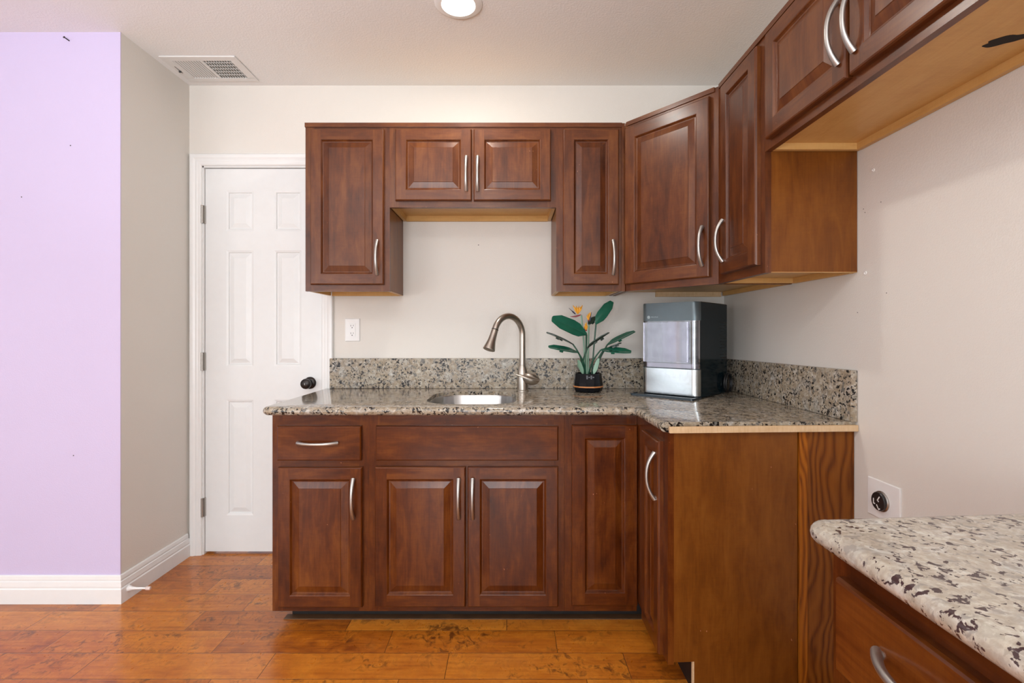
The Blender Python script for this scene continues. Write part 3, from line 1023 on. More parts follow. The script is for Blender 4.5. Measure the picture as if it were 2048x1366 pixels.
# shoe strip on the floor under the toe kick
s = MB(); s.box(-0.905, 0.545, BF + 0.040, BF + 0.0745, 0.0002, 0.0035, 'x')
struct(s.build('trim_2', M['dust'], bevel=0.001), 'low shoe strip on the floor under the sink cabinets', 'trim')

# ------------------------------------------------------------------ granite
CT, CTH = 0.861, 0.032


def offset_poly(pts, dist):
    n = len(pts)
    out = []
    for i in range(n):
        p0, p1, p2 = Vector(pts[i - 1]), Vector(pts[i]), Vector(pts[(i + 1) % n])
        d0, d1 = (p1 - p0).normalized(), (p2 - p1).normalized()
        n0, n1 = Vector((-d0.y, d0.x)), Vector((-d1.y, d1.x))
        a, c = dist[i - 1], dist[i]
        # lines: (p - p1).n0 = a ; (p - p1).n1 = c
        det = n0.x * n1.y - n0.y * n1.x
        if abs(det) < 1e-6:
            out.append(p1 + n0 * a)
        else:
            out.append(p1 + Vector(((a * n1.y - c * n0.y) / det, (n0.x * c - n1.x * a) / det)))
    return out


def slab(name, pts, flags, hole=None, warp=None, z=CT, th=CTH, mat=None):
    """pts ccw outline; flags[i]: edge i->i+1 carries a bullnose"""
    r = th / 2
    prof = []
    K = 8
    for k in range(K + 1):
        a = -PI / 2 + PI * k / K
        prof.append((r * (1 - math.cos(a)), z - r + r * math.sin(a)))
    bm = bmesh.new()
    loops = []
    for ins, zz in prof:
        o = offset_poly(pts, [ins if f else 0.0 for f in flags])
        loops.append([bm.verts.new((p.x, p.y, zz)) for p in o])
    n = len(pts)
    for a, c in zip(loops[:-1], loops[1:]):
        for i in range(n):
            k = (i + 1) % n
            bm.faces.new((a[i], a[k], c[k], c[i]))
    for L, up in ((loops[-1], True), (loops[0], False)):
        edges = [bm.edges.get((L[i], L[(i + 1) % n])) for i in range(n)]
        if hole:
            zz = L[0].co.z
            H = [bm.verts.new((x, y, zz)) for x, y in hole]
            edges += [bm.edges.new((H[i], H[(i + 1) % len(H)])) for i in range(len(H))]
            if up:
                Ht = H
            else:
                Hb = H
        bmesh.ops.triangle_fill(bm, edges=edges, use_beauty=True, use_dissolve=False)
    if hole:
        m = len(hole)
        for i in range(m):
            k = (i + 1) % m
            bm.faces.new((Ht[i], Ht[k], Hb[k], Hb[i]))
    bmesh.ops.recalc_face_normals(bm, faces=bm.faces)
    if warp:
        for v in bm.verts:
            v.co.z += warp(v.co.x, v.co.y)
    me = bpy.data.meshes.new(name)
    bm.to_mesh(me)
    bm.free()
    me.materials.append(mat or M['granite'])
    me.shade_smooth()
    me.set_sharp_from_angle(angle=math.radians(35))
    o = bpy.data.objects.new(name, me)
    COL.objects.link(o)
    return o


def arc(cx, cy, r, a0, a1, n=6):
    return [(cx + r * math.cos(math.radians(a0 + (a1 - a0) * k / n)), cy + r * math.sin(math.radians(a0 + (a1 - a0) * k / n))) for k in range(n + 1)]


CF = -0.672
pts = [(-0.957, -0.002)] + arc(-0.955 + 0.035, CF + 0.035, 0.035, 180, 270) + arc(0.474 - 0.03, CF - 0.03, 0.03, 90, 0) + \
      [(0.478, -0.981), (1.1045, -0.975), (1.1045, -0.002)]
n_ = len(pts)
flags = [True] * n_
flags[n_ - 1] = False    # back edge
flags[n_ - 2] = False    # right wall
flags[n_ - 3] = False    # cut end
# edge i is pts[i]->pts[i+1]
SX0, SX1, SY0, SY1 = -0.352, 0.026, -0.585, -0.155
hole = arc(SX0 + 0.13, SY1 - 0.13, 0.13, 180, 90, 10) + arc(SX1 - 0.10, SY1 - 0.10, 0.10, 90, 0, 8) + arc(SX1 - 0.11, SY0 + 0.11, 0.11, 0, -90, 8) + arc(SX0 + 0.13, SY0 + 0.13, 0.13, -90, -180, 10)
top_ = slab('countertop', pts, flags, hole)
tag(top_, 'speckled beige granite worktop with a rounded edge running round the corner', 'countertop')

b = MB(); b.box(-0.925, 1.085, -0.022, -0.001, CT + 0.0005, 1.0152, 'x')
tag(b.build('backsplash', M['granite3'], bevel=0.0015), 'long granite upstand along the back wall behind the faucet', 'backsplash')
b = MB()
A8 = [(1.0855, -0.984, CT + 0.0006), (1.105, -0.984, CT + 0.0006), (1.105, -0.0005, CT + 0.0006), (1.0855, -0.0225, CT + 0.0006)]
b.hexa([A8[0], A8[1], (1.105, -0.0225, CT + 0.0006), (1.0855, -0.0225, CT + 0.0006), (1.0855, -0.984, 1.0255), (1.105, -0.984, 1.0255), (1.105, -0.0225, 1.0152), (1.0855, -0.0225, 1.0152)], (0, 1, 0))
tag(b.build('backsplash', M['granite3'], bevel=0.0015), 'granite upstand along the right wall beside the ice maker', 'backsplash')

# foreground worktop and cabinet
fe = 0.0745
FY = -1.797
xl = 0.449
pts = [(1.1045, FY + fe * (1.1045 - xl)), (xl + 0.035, FY + fe * 0.035)] + arc(xl + 0.032, FY - 0.028, 0.032, 92, 180, 5) + [(xl, -3.2), (1.1045, -3.2)]
n_ = len(pts)
flags = [True] * n_
flags[n_ - 1] = False
flags[n_ - 2] = False
fgt = slab('countertop', pts, flags, mat=M['granite2'])
tag(fgt, 'granite worktop corner in the foreground, colour lightened for bright light, lower right', 'countertop')

FX = 0.503
b5 = thing('base_cabinet', 'brown base cabinet under the foreground worktop with a drawer over a door', 'cabinet', (FX, -1.788, 0), -PI / 2)
w5 = 0.60
fr = MB()
for (x0, x1, z0, z1, g) in ((0, 0.04, 0.09, 0.829, 'z'), (w5 - 0.04, w5, 0.09, 0.829, 'z'), (0.04, w5 - 0.04, 0.09, 0.13, 'x'), (0.04, w5 - 0.04, 0.60, 0.65, 'x'), (0.04, w5 - 0.04, 0.765, 0.829, 'x')):
    fr.box(x0, x1, 0, 0.019, z0, z1, g)
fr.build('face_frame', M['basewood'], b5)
for x0 in (0.001, w5 - 0.017):
    s = MB(); s.box(x0, x0 + 0.016, 0.019, 0.598, 0.0005, 0.829, 'z'); s.build('side_panel', M['ply'], b5)
s = MB(); s.box(0.018, w5 - 0.018, 0.02, 0.598, 0.10, 0.115, 'x'); s.build('bottom_panel', M['inner'], b5)
s = MB(); s.box(0.018, w5 - 0.018, 0.075, 0.09, 0.0005, 0.09, 'x'); s.build('toe_kick', M['toe'], b5)
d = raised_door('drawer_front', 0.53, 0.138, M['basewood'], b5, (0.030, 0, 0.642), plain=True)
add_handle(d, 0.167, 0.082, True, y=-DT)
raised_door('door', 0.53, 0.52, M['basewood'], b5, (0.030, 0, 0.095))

# ------------------------------------------------------------------ sink
sk = MB()
cx, cy = (SX0 + SX1) / 2, (SY0 + SY1) / 2


def inset_loop(loop, k, z):
    return [(cx + (x - cx) * k, cy + (y - cy) * k, z) for x, y in loop]


zt = CT - CTH
R_ = [inset_loop(hole, 0.999, CT - 0.0165), inset_loop(hole, 0.985, CT - 0.0160), inset_loop(hole, 0.972, CT - 0.020), inset_loop(hole, 0.955, zt - 0.12),
      inset_loop(hole, 0.93, zt - 0.15), inset_loop(hole, 0.86, zt - 0.165), inset_loop(hole, 0.3, zt - 0.170), inset_loop(hole, 0.10, zt - 0.172)]
sk.rings(R_, cap0=False)
sink = sk.build('sink', M['steel'], smooth=35, weld=True)
tag(sink, 'undermount stainless steel sink bowl cut into the granite', 'sink')
dn = MB(); dn.lathe([(0.042, zt - 0.169), (0.042, zt - 0.165), (0.036, zt - 0.164), (0.03, zt - 0.168), (0.0, zt - 0.168)], 28, (cx, cy, 0))
dn.build('drain', M['polished'], sink, smooth=True)

# ------------------------------------------------------------------ faucet
fx, fy = 0.061, -0.130
fa = thing('faucet', 'brushed nickel gooseneck pull-down faucet standing behind the sink', 'faucet', (fx, fy, CT))
b = MB()
b.lathe([(0.0, 0.0003), (0.0300, 0.0003), (0.0300, 0.004), (0.0268, 0.007), (0.0262, 0.05), (0.0245, 0.085), (0.0205, 0.112), (0.0175, 0.124), (0.0165, 0.1275), (0.0, 0.1275)], 32)
b.build('body', M['faucet'], fa, smooth=True, weld=True)
dirx, diry = -0.715, -0.699
b = MB()
top_z, rad_a = 1.226 - CT, 0.0935
pts = [(0, 0, 0.1275), (0, 0, 0.17), (0, 0, 0.21), (0, 0, top_z - rad_a)]
for k in range(1, 25):
    a = math.radians(162 * k / 24)
    u = rad_a * (1 - math.cos(a))
    pts.append((dirx * u, diry * u, top_z - rad_a + rad_a * math.sin(a)))
b.tube(pts, 0.0148, 20, up=(dirx, diry, 0))
sp = b.build('spout', M['faucet'], fa, smooth=True)
b = MB(); b.lathe([(0.0153, 0.1275), (0.0156, 0.130), (0.0153, 0.1325)], 24, cap=False)
b.build('collar', M['hinge'], fa, smooth=True)
e = Vector(pts[-1]); t_ = (Vector(pts[-1]) - Vector(pts[-2])).normalized()
# let the spray head lean out a little
t_ = (t_ + Vector((dirx, diry, 0)) * 0.02).normalized()
b = MB()
prof = [(0.0, 0.0155), (0.003, 0.0155), (0.0045, 0.0138), (0.007, 0.0160), (0.03, 0.0168), (0.055, 0.0190), (0.078, 0.0240), (0.096, 0.0285), (0.100, 0.0285), (0.102, 0.0255), (0.1035, 0.020), (0.1040, 0.0)]
pp = [e + t_ * s for s, r in prof]
# straight tube with varying radii
u_ = Vector((0, 0, 1)).cross(t_).normalized(); w_ = t_.cross(u_)
b.rings([[p + (u_ * math.cos(2 * PI * k / 24) + w_ * math.sin(2 * PI * k / 24)) * max(r, 0.0005) for k in range(24)] for p, (s, r) in zip(pp, prof)])
hd = b.build('spray_head', M['faucet'], fa, smooth=30, weld=True)
b = MB(); b.tube([e - t_ * 0.001, e + t_ * 0.0022], 0.0162, 24)
b.build('joint_ring', M['bronze'], fa, smooth=True)
# side lever: a domed boss with a leaf-shaped blade
b = MB()
q = Matrix.Rotation(math.radians(14), 3, 'Y')
hc = Vector((0.040, -0.018, 0.062))
rr = []
for k in range(13):
    a = -PI / 2 + PI * k / 12
    rr.append([hc + q @ Vector((0.043 * math.sin(a), 0.026 * max(0.01, math.cos(a)) * math.cos(2 * PI * j / 24), 0.030 * max(0.01, math.cos(a)) * math.sin(2 * PI * j / 24))) for j in range(24)])
b.rings(rr)
hub = b.build('lever_hub', M['faucet'], fa, smooth=True, weld=True)
b = MB()
L0, L1 = Vector((-0.036, -0.042, 0.083)), Vector((0.082, -0.040, 0.056))
n = 16
rr = []
for k in range(n + 1):
    u = k / n
    c = L0.lerp(L1, u) + Vector((0, -0.010 * math.sin(PI * u), 0.002 * math.sin(PI * u)))
    wv = 0.0022 + 0.0105 * math.sin(PI * min(1, u * 0.86 + 0.03)) ** 1.4
    rr.append([c + Vector((0, 0.9 * wv * math.cos(2 * PI * j / 16) * 0.8 - 0.0025 * math.sin(2 * PI * j / 16), 0.55 * wv * math.cos(2 * PI * j / 16) + 0.0035 * math.sin(2 * PI * j / 16))) for j in range(16)])
b.rings(rr)
b.build('lever', M['faucet'], fa, smooth=60, weld=True)

# ------------------------------------------------------------------ outlets
xo0, xo1, zo0, zo1 = -0.851, -0.775, 1.1025, 1.2205
ou = thing('wall_outlet', 'white double wall outlet above the granite left of the sink', 'outlet', ((xo0 + xo1) / 2, 0, (zo0 + zo1) / 2))
b = MB(); raised_rings(b, -0.038, 0.038, -0.059, 0.059, [(0, 0), (0, -0.004), (0.003, -0.0065), (0.021, -0.0075)], cap=True)
b.build('cover_plate', M['plastic'], ou)
b = MB(); b.box(-0.0165, 0.0165, -0.0095, -0.0074, -0.0335, 0.0335)
rec = b.build('receptacle', M['plastic'], ou, bevel=0.001)
for dz in (0.020, -0.019):
    b = MB()
    b.box(-0.0075, -0.0055, -0.0098, -0.0094, dz - 0.002, dz + 0.006)
    b.box(0.0055, 0.0075, -0.0098, -0.0094, dz - 0.001, dz + 0.006)
    b.lathe([(0.0026, 0), (0.0026, 0.0004)], 12, (0, -0.0094, dz - 0.0085), '-y')
    b.build('socket_slots', M['slot'], rec)

# range outlet on the right wall: local frame faces -x
ro = thing('range_outlet', 'square white wall plate with a round black range socket above the foreground worktop', 'outlet', (W, -1.0965, 0.648), -PI / 2)
b = MB(); raised_rings(b, -0.0635, 0.0635, -0.0565, 0.0565, [(0, 0), (0, -0.003), (0.002, -0.005), (0.03, -0.0055)], cap=True)
b.build('cover_plate', M['plastic'], ro)
b = MB(); b.lathe([(0.030, 0.005), (0.030, 0.008), (0.027, 0.010)], 36, (-0.004, 0, -0.002), '-y', cap=False)
b.build('ring', M['hinge'], ro, smooth=True)
b = MB(); b.lathe([(0.027, 0.004), (0.027, 0.0165), (0.0255, 0.018), (0.0, 0.018)], 36, (-0.004, 0, -0.002), '-y')
so = b.build('socket', M['blackplastic'], ro, smooth=True)
b = MB()
for a, x, z in ((0, -0.016, -0.002), (35, -0.0, -0.016), (-35, 0.004, 0.010)):
    c, s_ = math.cos(math.radians(a)), math.sin(math.radians(a))
    for (u0, u1, v0, v1) in ((-0.0017, 0.0017, -0.007, 0.007), (-0.0017, 0.0065, -0.0095, -0.006)):
        P4 = [(u0, v0), (u1, v0), (u1, v1), (u0, v1)]
        lo = [(-0.004 + x + c * u - s_ * v, -0.0179, -0.002 + z + s_ * u + c * v) for u, v in P4]
        hi = [(p[0], -0.0184, p[2]) for p in lo]
        b.rings([hi, lo])
b.build('contacts', M['plastic'], so)

# ------------------------------------------------------------------ wall marks, nail, door stop
for (nm, x, y, r, mt) in (('wall_anchor', 1747, 340, 0.0055, 'spackle'), ('wall_anchor', 1731, 546, 0.006, 'spackle')):
    dd = 1.106 * F / (x - 1020)
    p = px(x, y, dd)
    b = MB(); b.lathe([(r, -0.001), (r, 0.002), (r * 0.6, 0.0025), (r * 0.45, -0.0005), (0, -0.0005)], 16, (W, p.y, p.z), '-x')
    tag(b.build(nm, M[mt], smooth=True), 'white plastic wall anchor in the right wall, %s' % ('just below the range-gap cabinet' if y < 400 else 'beside the lower corner of the end panel'), 'wall anchor')
for (x, y) in ((1727, 418), (1762, 404), (1730, 425), (1715, 625), (1773, 586)):
    dd = 1.106 * F / (x - 1020)
    p = px(x, y, dd)
    b = MB(); b.lathe([(0.0016, -0.001), (0.0016, 0.0003), (0, 0.0003)], 8, (W, p.y, p.z), '-x')
    b.build('nail_hole', M['duct'], wr)
p = px(957, 490, 2.558)
b = MB(); b.lathe([(0.0025, -0.001), (0.0025, 0.0004), (0, 0.0004)], 10, (p.x, 0, p.z), '-y')
b.build('nail_hole', M['duct'], wb)
for (x, y) in ((147, 911), (43, 394), (141, 291)):
    p = px(x, y, CAM_Y * -1 + LY)
    b = MB(); b.lathe([(0.0025, -0.001), (0.0025, 0.0004), (0, 0.0004)], 10, (p.x, LY, p.z), '-y')
    b.build('nail_hole', M['duct'], wl)
p = px(139, 82, CAM_Y * -1 + LY)
b = MB()
b.tube([(p.x, LY + 0.004, p.z), (p.x - 0.006, LY - 0.018, p.z + 0.005)], 0.0022, 8)
b.tube([(p.x - 0.006, LY - 0.018, p.z + 0.005), (p.x - 0.0065, LY - 0.020, p.z + 0.0055)], 0.0045, 10)
tag(b.build('nail', M['bronze'], smooth=True), 'small dark nail high on the lavender wall', 'nail')

dsz = 0.047
ds = thing('door_stop', 'small white door stop sticking out of the baseboard near the lavender corner', 'door stop', (LX + BT, -0.428, dsz))
b = MB(); b.lathe([(0.0125, -0.002), (0.0125, 0.004), (0.008, 0.014), (0.0048, 0.032), (0.0042, 0.060), (0.0042, 0.078)], 18, (0, 0, 0), 'x')
b.build('post', M['plastic'], ds, smooth=True)
b = MB(); b.lathe([(0.006, 0.074), (0.0075, 0.078), (0.0075, 0.090), (0.006, 0.094), (0.0, 0.094)], 18, (0, 0, 0), 'x')
b.build('rubber_tip', mat_plain('pinkish_rubber', (0.72, 0.60, 0.56), 0.5), ds, smooth=True)

# ------------------------------------------------------------------ ceiling vent and lamp
vt = thing('ceiling_vent', 'white rectangular air vent on the ceiling by the door, half its grille open', 'vent', (-1.446, -0.163, CEIL_Z))
VW, VD = 0.176, 0.113
b = MB()
fz = -0.006
for (x0, x1, y0, y1) in ((-VW, VW, -VD, -VD + 0.034), (-VW, VW, VD - 0.034, VD), (-VW, -VW + 0.040, -VD + 0.034, VD - 0.034), (VW - 0.040, VW, -VD + 0.034, VD - 0.034)):
    b.box(x0, x1, y0, y1, fz, 0.0)
b.build('frame', M['vent'], vt, bevel=0.0025)
b = MB(); b.box(-VW + 0.03, VW - 0.03, -VD + 0.03, VD - 0.03, -0.0012, -0.0002)
b.build('backing', M['duct'], vt)
for k in range(22):
    x = -VW + 0.046 + k * (2 * VW - 0.092) / 21
    b = MB()
    if k < 11:
        b.hexa([(x - 0.0050, -VD + 0.034, -0.0050), (x - 0.0038, -VD + 0.034, -0.0058), (x - 0.0038, VD - 0.034, -0.0058), (x - 0.0050, VD - 0.034, -0.0050),
                (x + 0.0008, -VD + 0.034, -0.0013), (x + 0.0018, -VD + 0.034, -0.0021), (x + 0.0018, VD - 0.034, -0.0021), (x + 0.0008, VD - 0.034, -0.0013)])
    else:
        b.box(x - 0.0012, x + 0.0012, -VD + 0.034, VD - 0.034, -0.006, -0.0015)
    b.build('louver', M['vent'], vt)
b = MB()
for k in range(5):
    y = -VD + 0.055 + k * 0.027
    b.box(0.006, VW - 0.04, y - 0.0012, y + 0.0012, -0.0045, -0.002)
b.build('cross_bars', M['vent'], vt)
b = MB(); b.box(-0.004, 0.004, -VD + 0.034, VD - 0.034, -0.006, -0.001)
b.build('divider', M['vent'], vt)
b = MB(); b.box(-VW + 0.018, -VW + 0.021, -0.03, 0.03, -0.0068, -0.0058)
b.box(-VW + 0.015, -VW + 0.024, 0.006, 0.012, -0.014, -0.0062)
b.build('damper_slide', M['duct'], vt)

lamp = thing('ceiling_light', 'round recessed ceiling light, glowing, cut by the top of the frame', 'ceiling light', (LIGHT_C[0], LIGHT_C[1], CEIL_Z))
b = MB(); b.lathe([(0.093, -0.0005), (0.092, -0.004), (0.084, -0.009), (0.066, -0.010), (0.064, -0.006), (0.0635, -0.0005)], 48, cap=False)
b.build('trim_ring', M['white'], lamp, smooth=True)
b = MB(); b.lathe([(0.064, -0.0055), (0.0, -0.0058)], 40, cap=False)
b.build('diffuser', M['lamp'], lamp)
for (lx, ly), wh in zip(LAMPS[1:], ('over the foreground worktop side of the room', 'in the left room near the lavender wall', 'in the left room by the rear window', 'by the rear window near the right wall')):
    r = lamp.copy(); COL.objects.link(r)
    r.location = (lx, ly, CEIL_Z)
    r['label'] = 'added unseen round recessed ceiling light behind the camera, ' + wh
    for ch in list(lamp.children):
        c = ch.copy(); COL.objects.link(c); c.parent = r

# ------------------------------------------------------------------ ice maker
IW, ID, IH = 0.268, 0.335, 0.42
ir = math.radians(-43.5)
io = Vector((0.6055, -0.268, CT))
im = thing('ice_maker', 'dark countertop ice maker with a clear bin and steel front, in the corner', 'ice maker', io, ir)


def rrect(x0, x1, y0, y1, r, n=6, back=0.004):
    """outline ccw, front corners (low y) rounded by r"""
    return arc(x0 + r, y0 + r, r, 180, 270, n) + arc(x1 - r, y0 + r, r, 270, 360, n) + arc(x1 - back, y1 - back, back, 0, 90, 2) + arc(x0 + back, y1 - back, back, 90, 180, 2)


def extr(mb, outline, z0, z1, ch=0.0, mi=0):
    if ch:
        cxx = sum(p[0] for p in outline) / len(outline); cyy = sum(p[1] for p in outline) / len(outline)
        sh = lambda k: [(cxx + (x - cxx) * k, cyy + (y - cyy) * k) for x, y in outline]
        k = 1 - ch / 0.15
        mb.rings([[(x, y, z0) for x, y in outline], [(x, y, z1 - ch) for x, y in outline], [(x, y, z1) for x, y in sh(k)]], mi=mi)
    else:
        mb.rings([[(x, y, z0) for x, y in outline], [(x, y, z1) for x, y in outline]], mi=mi)


ZB, ZW, ZT = 0.012, 0.128, 0.338
RC = 0.030
FD = 0.032           # depth of the front section
b = MB()
extr(b, [(0.0, FD), (IW, FD), (IW, ID - 0.004), (IW - 0.004, ID), (0.004, ID), (0.0, ID - 0.004)], 0.006, ZW)
extr(b, [(0.0, 0.20), (IW, 0.20), (IW, ID - 0.004), (IW - 0.004, ID), (0.004, ID), (0.0, ID - 0.004)], ZW, ZT)
extr(b, [(0.0, FD), (0.004, FD), (0.004, 0.20), (0.0, 0.20)], ZW, ZT)
extr(b, [(IW - 0.004, FD), (IW, FD), (IW, 0.20), (IW - 0.004, 0.20)], ZW, ZT)
extr(b, [(0.0, FD), (IW, FD), (IW, ID - 0.004), (IW - 0.004, ID), (0.004, ID), (0.0, ID - 0.004)], ZT, IH, 0.003)
for fxx in (0.03, IW - 0.03):
    for fyy in (0.05, ID - 0.03):
        b.lathe([(0.012, 0.0004), (0.012, 0.007)], 14, (fxx, fyy, 0))
b.build('housing', M['charcoal'], im, smooth=30, weld=False)
b = MB()
extr(b, rrect(0, IW, 0, FD, RC, 8, 0.0005), ZT, IH - 0.0005, 0.003)
tb = b.build('top_panel', M['slate'], im, smooth=50)
b = MB()
extr(b, rrect(0, IW, 0.001, FD, RC - 0.001, 8, 0.0005), ZB, ZW - 0.002)
b.build('steel_front', M['polished'], im, smooth=50)
b = MB()
extr(b, rrect(-0.001, IW + 0.001, 0.0, FD, RC, 8, 0.0005), ZW - 0.002, ZW + 0.0015)
b.build('seam_band', M['tray'], im)
# clear window shell
b = MB()
ow = rrect(0.0005, IW - 0.0005, 0.0005, FD, RC, 8, 0.0005)[: 18]
iw = [(p[0] + (0.003 if p[0] < IW / 2 else -0.003), p[1] + 0.003) for p in ow]
for i in range(len(ow) - 1):
    for L, rev in ((ow, False), (iw, True)):
        q4 = [(L[i][0], L[i][1], ZW + 0.0016), (L[i + 1][0], L[i + 1][1], ZW + 0.0016), (L[i + 1][0], L[i + 1][1], ZT), (L[i][0], L[i][1], ZT)]
        b.poly(q4[::-1] if rev else q4)
b.build('clear_window', M['clear'], im, smooth=50)
# drawer bin behind the window
b = MB()
bx0, bx1, bz0, bz1 = 0.016, 0.226, ZW + 0.026, ZT - 0.006
for (x0, x1, y0, y1, z0, z1) in ((bx0, bx1, -0.0035, -0.0005, bz0, bz1), (bx0, bx0 + 0.003, 0.006, 0.18, bz0, bz1), (bx1 - 0.003, bx1, 0.006, 0.18, bz0, bz1),
                                 (bx0, bx1, 0.006, 0.18, bz0, bz0 + 0.003)):
    b.box(x0, x1, y0, y1, z0, z1)
for (x0, x1, z0, z1) in ((bx0, bx0 + 0.004, bz0, bz1), (bx1 - 0.004, bx1, bz0, bz1), (bx0, bx1, bz0, bz0 + 0.004)):
    b.box(x0, x1, -0.0062, -0.0036, z0, z1)
b.build('ice_bin', M['clear'], im)
b = MB()
b.box(0.005, IW - 0.005, 0.19, 0.1995, ZW + 0.0016, ZT - 0.001)
b.box(0.0045, 0.0075, FD, 0.19, ZW + 0.002, ZT - 0.001)
b.box(0.0045, IW - 0.0045, FD, 0.19, ZW + 0.0016, ZW + 0.02)
b.box(0.085, 0.125, 0.10, 0.19, ZW + 0.02, ZT - 0.001)
b.box(0.130, 0.150, 0.15, 0.19, ZW + 0.02, ZT - 0.03)
b.box(0.19, 0.225, 0.12, 0.19, ZW + 0.02, ZW + 0.05, mi=1)
b.box(0.231, IW - 0.0045, FD, 0.19, ZW + 0.002, ZT - 0.001, mi=2)
b.build('bin_liner', [M['lilac'], M['slate'], M['charcoal']], im)
# drip tray
b = MB()
ol = rrect(-0.022, IW + 0.004, -0.062, 0.030, 0.012, 5, 0.004)
extr(b, ol, 0.0006, 0.0075)
for (x0, x1, y0, y1) in ((-0.020, IW + 0.002, -0.0605, -0.057), (-0.0205, -0.017, -0.06, 0.0), (IW - 0.001, IW + 0.003, -0.058, 0.0)):
    b.box(x0, x1, y0, y1, 0.0075, 0.0105)
b.build('drip_tray', M['tray'], im)
# side vents
for k in range(13):
    zz = 0.335 - 0.015 * k - (0.0 if k < 8 else 0.0)
    for j in range(2):
        yv = 0.245 + 0.040 * j + (0.010 if k % 2 else 0)
        b = MB(); b.box(IW - 0.001, IW + 0.0006, yv, yv + 0.030, zz - 0.002, zz + 0.002)
        b.build('vent_slot', M['slot'], im)
# logo: round emblem and lettering
b = MB(); b.lathe([(0.0072, 0.0), (0.0072, 0.0007), (0.0062, 0.0007), (0.0062, 0.0003), (0.0, 0.0003)], 24, (0.0395, 0.0, ZT + 0.018), '-y')
b.lathe([(0.0042, 0.0), (0.0042, 0.0007), (0.0032, 0.0007), (0.0032, 0.0002), (0, 0.0002)], 18, (0.0395, 0.0, ZT + 0.018), '-y')
b.build('emblem', M['logo'], tb)
cu = bpy.data.curves.new('lettering', 'FONT')
cu.body = 'PROFILE'
cu.size = 0.0095
cu.extrude = 0.0003
cu.align_y = 'CENTER'
tmp = bpy.data.objects.new('tmp_text', cu)
COL.objects.link(tmp)
bpy.context.view_layer.update()
me = bpy.data.meshes.new_from_object(tmp.evaluated_get(bpy.context.evaluated_depsgraph_get()))
bpy.data.objects.remove(tmp)
me.materials.clear(); me.materials.append(M['logo'])
lt = bpy.data.objects.new('lettering', me)
COL.objects.link(lt)
lt.parent = tb
lt.location = (0.051, -0.0003, ZT + 0.018)
lt.rotation_euler = (PI / 2, 0, 0)
# power cord: loops hanging at the rear right
b = MB()
pts = []
for k in range(34):
    a = k / 33
    an = math.radians(210 - 640 * a)
    rr_ = 0.040 - 0.004 * a
    pts.append((IW + 0.010 + 0.014 * a, 0.300 + rr_ * math.cos(an) * 0.85, 0.052 + rr_ * 1.15 * math.sin(an)))
b.tube(pts, 0.0042, 10, up=(1, 0, 0))
b.build('power_cord', M['cord'], im, smooth=True)

# ------------------------------------------------------------------ potted bird-of-paradise model
PD = 2.405


def zp(x, y, d=0.0):
    """point read from the plant close-up; d moves it towards the camera"""
    return px(1080 + x / 6.209, 580 + y / 6.209, PD - d)


pc = px(1176, 667, PD)
po = Vector((pc.x, pc.y, CT))
plant = thing('potted_plant', 'bird of paradise plant with orange flowers in a black faceted pot', 'plant', po)
b = MB()
N8 = 12
prof = [(0.0, 0.0005), (0.060, 0.0005), (0.066, 0.006), (0.0715, 0.024), (0.070, 0.046), (0.066, 0.075), (0.064, 0.090), (0.059, 0.090), (0.058, 0.078), (0.0, 0.078)]
b.lathe(prof, N8)
pot = b.build('pot', M['pot'], plant, weld=True)
pot.rotation_euler = (0, 0, PI / N8)
b = MB(); b.lathe([(0.0712, 0.0235), (0.0735, 0.0245), (0.0733, 0.0295), (0.0708, 0.0305)], N8, cap=False)
b.build('band', M['copper'], pot)
b = MB()
for i in range(4):
    for j in range(3):
        if (i + j) % 2 == 0 or j == 1:
            b.box(-0.018 + i * 0.010, -0.011 + i * 0.010, -0.0655, -0.0625, 0.066 + j * 0.006, 0.0705 + j * 0.006)
st = b.build('pattern', mat_plain('grey_studs', (0.16, 0.17, 0.19), 0.4), plant)


def leaf(base, tip, width, normal, mat, curl=0.0, name='leaf', blunt=0.72, notch=True):
    base, tip, nrm = Vector(base) - po, Vector(tip) - po, Vector(normal).normalized()
    ax = (tip - base)
    L = ax.length
    ax.normalize()
    nrm = (nrm - ax * nrm.dot(ax)).normalized()
    side = ax.cross(nrm)
    prof = [(0.0, 0.12), (0.07, 0.34), (0.24, 0.88), (0.42, 1.0), (0.78, 0.90), (0.985, 0.40), (1.0, 0.30)]
    b = MB()
    th = 0.0022
    rings = []
    for s, w in prof:
        c = base + ax * (L * s) - nrm * (curl * L * s * s)
        hw = width / 2 * w
        f = 0.16 * hw
        rings.append([c + side * hw + nrm * (f + th), c + nrm * th, c - side * hw + nrm * (f + th), c - side * hw + nrm * (f - th), c - nrm * th, c + side * hw + nrm * (f - th)])
    b.rings(rings)
    # rib
    b.tube([base + ax * (L * s) - nrm * (curl * L * s * s - 0.001) for s in (0.0, 0.25, 0.5, 0.75, 0.98)], [0.0028, 0.0024, 0.002, 0.0016, 0.0008], 6)
    # clip tabs under the blade
    for s0, sg in ((0.42, 1), (0.62, -1)):
        c = base + ax * (L * s0) - nrm * (curl * L * s0 * s0) - nrm * 0.005 + side * sg * width * 0.28
        e1, e2, e3 = ax * 0.008, side * 0.004, nrm * 0.004
        A = [c - e1 - e2 - e3, c + e1 - e2 - e3, c + e1 + e2 - e3, c - e1 + e2 - e3]
        b.hexa(A + [p + e3 * 2 for p in A])
    return b.build(name, mat, plant)


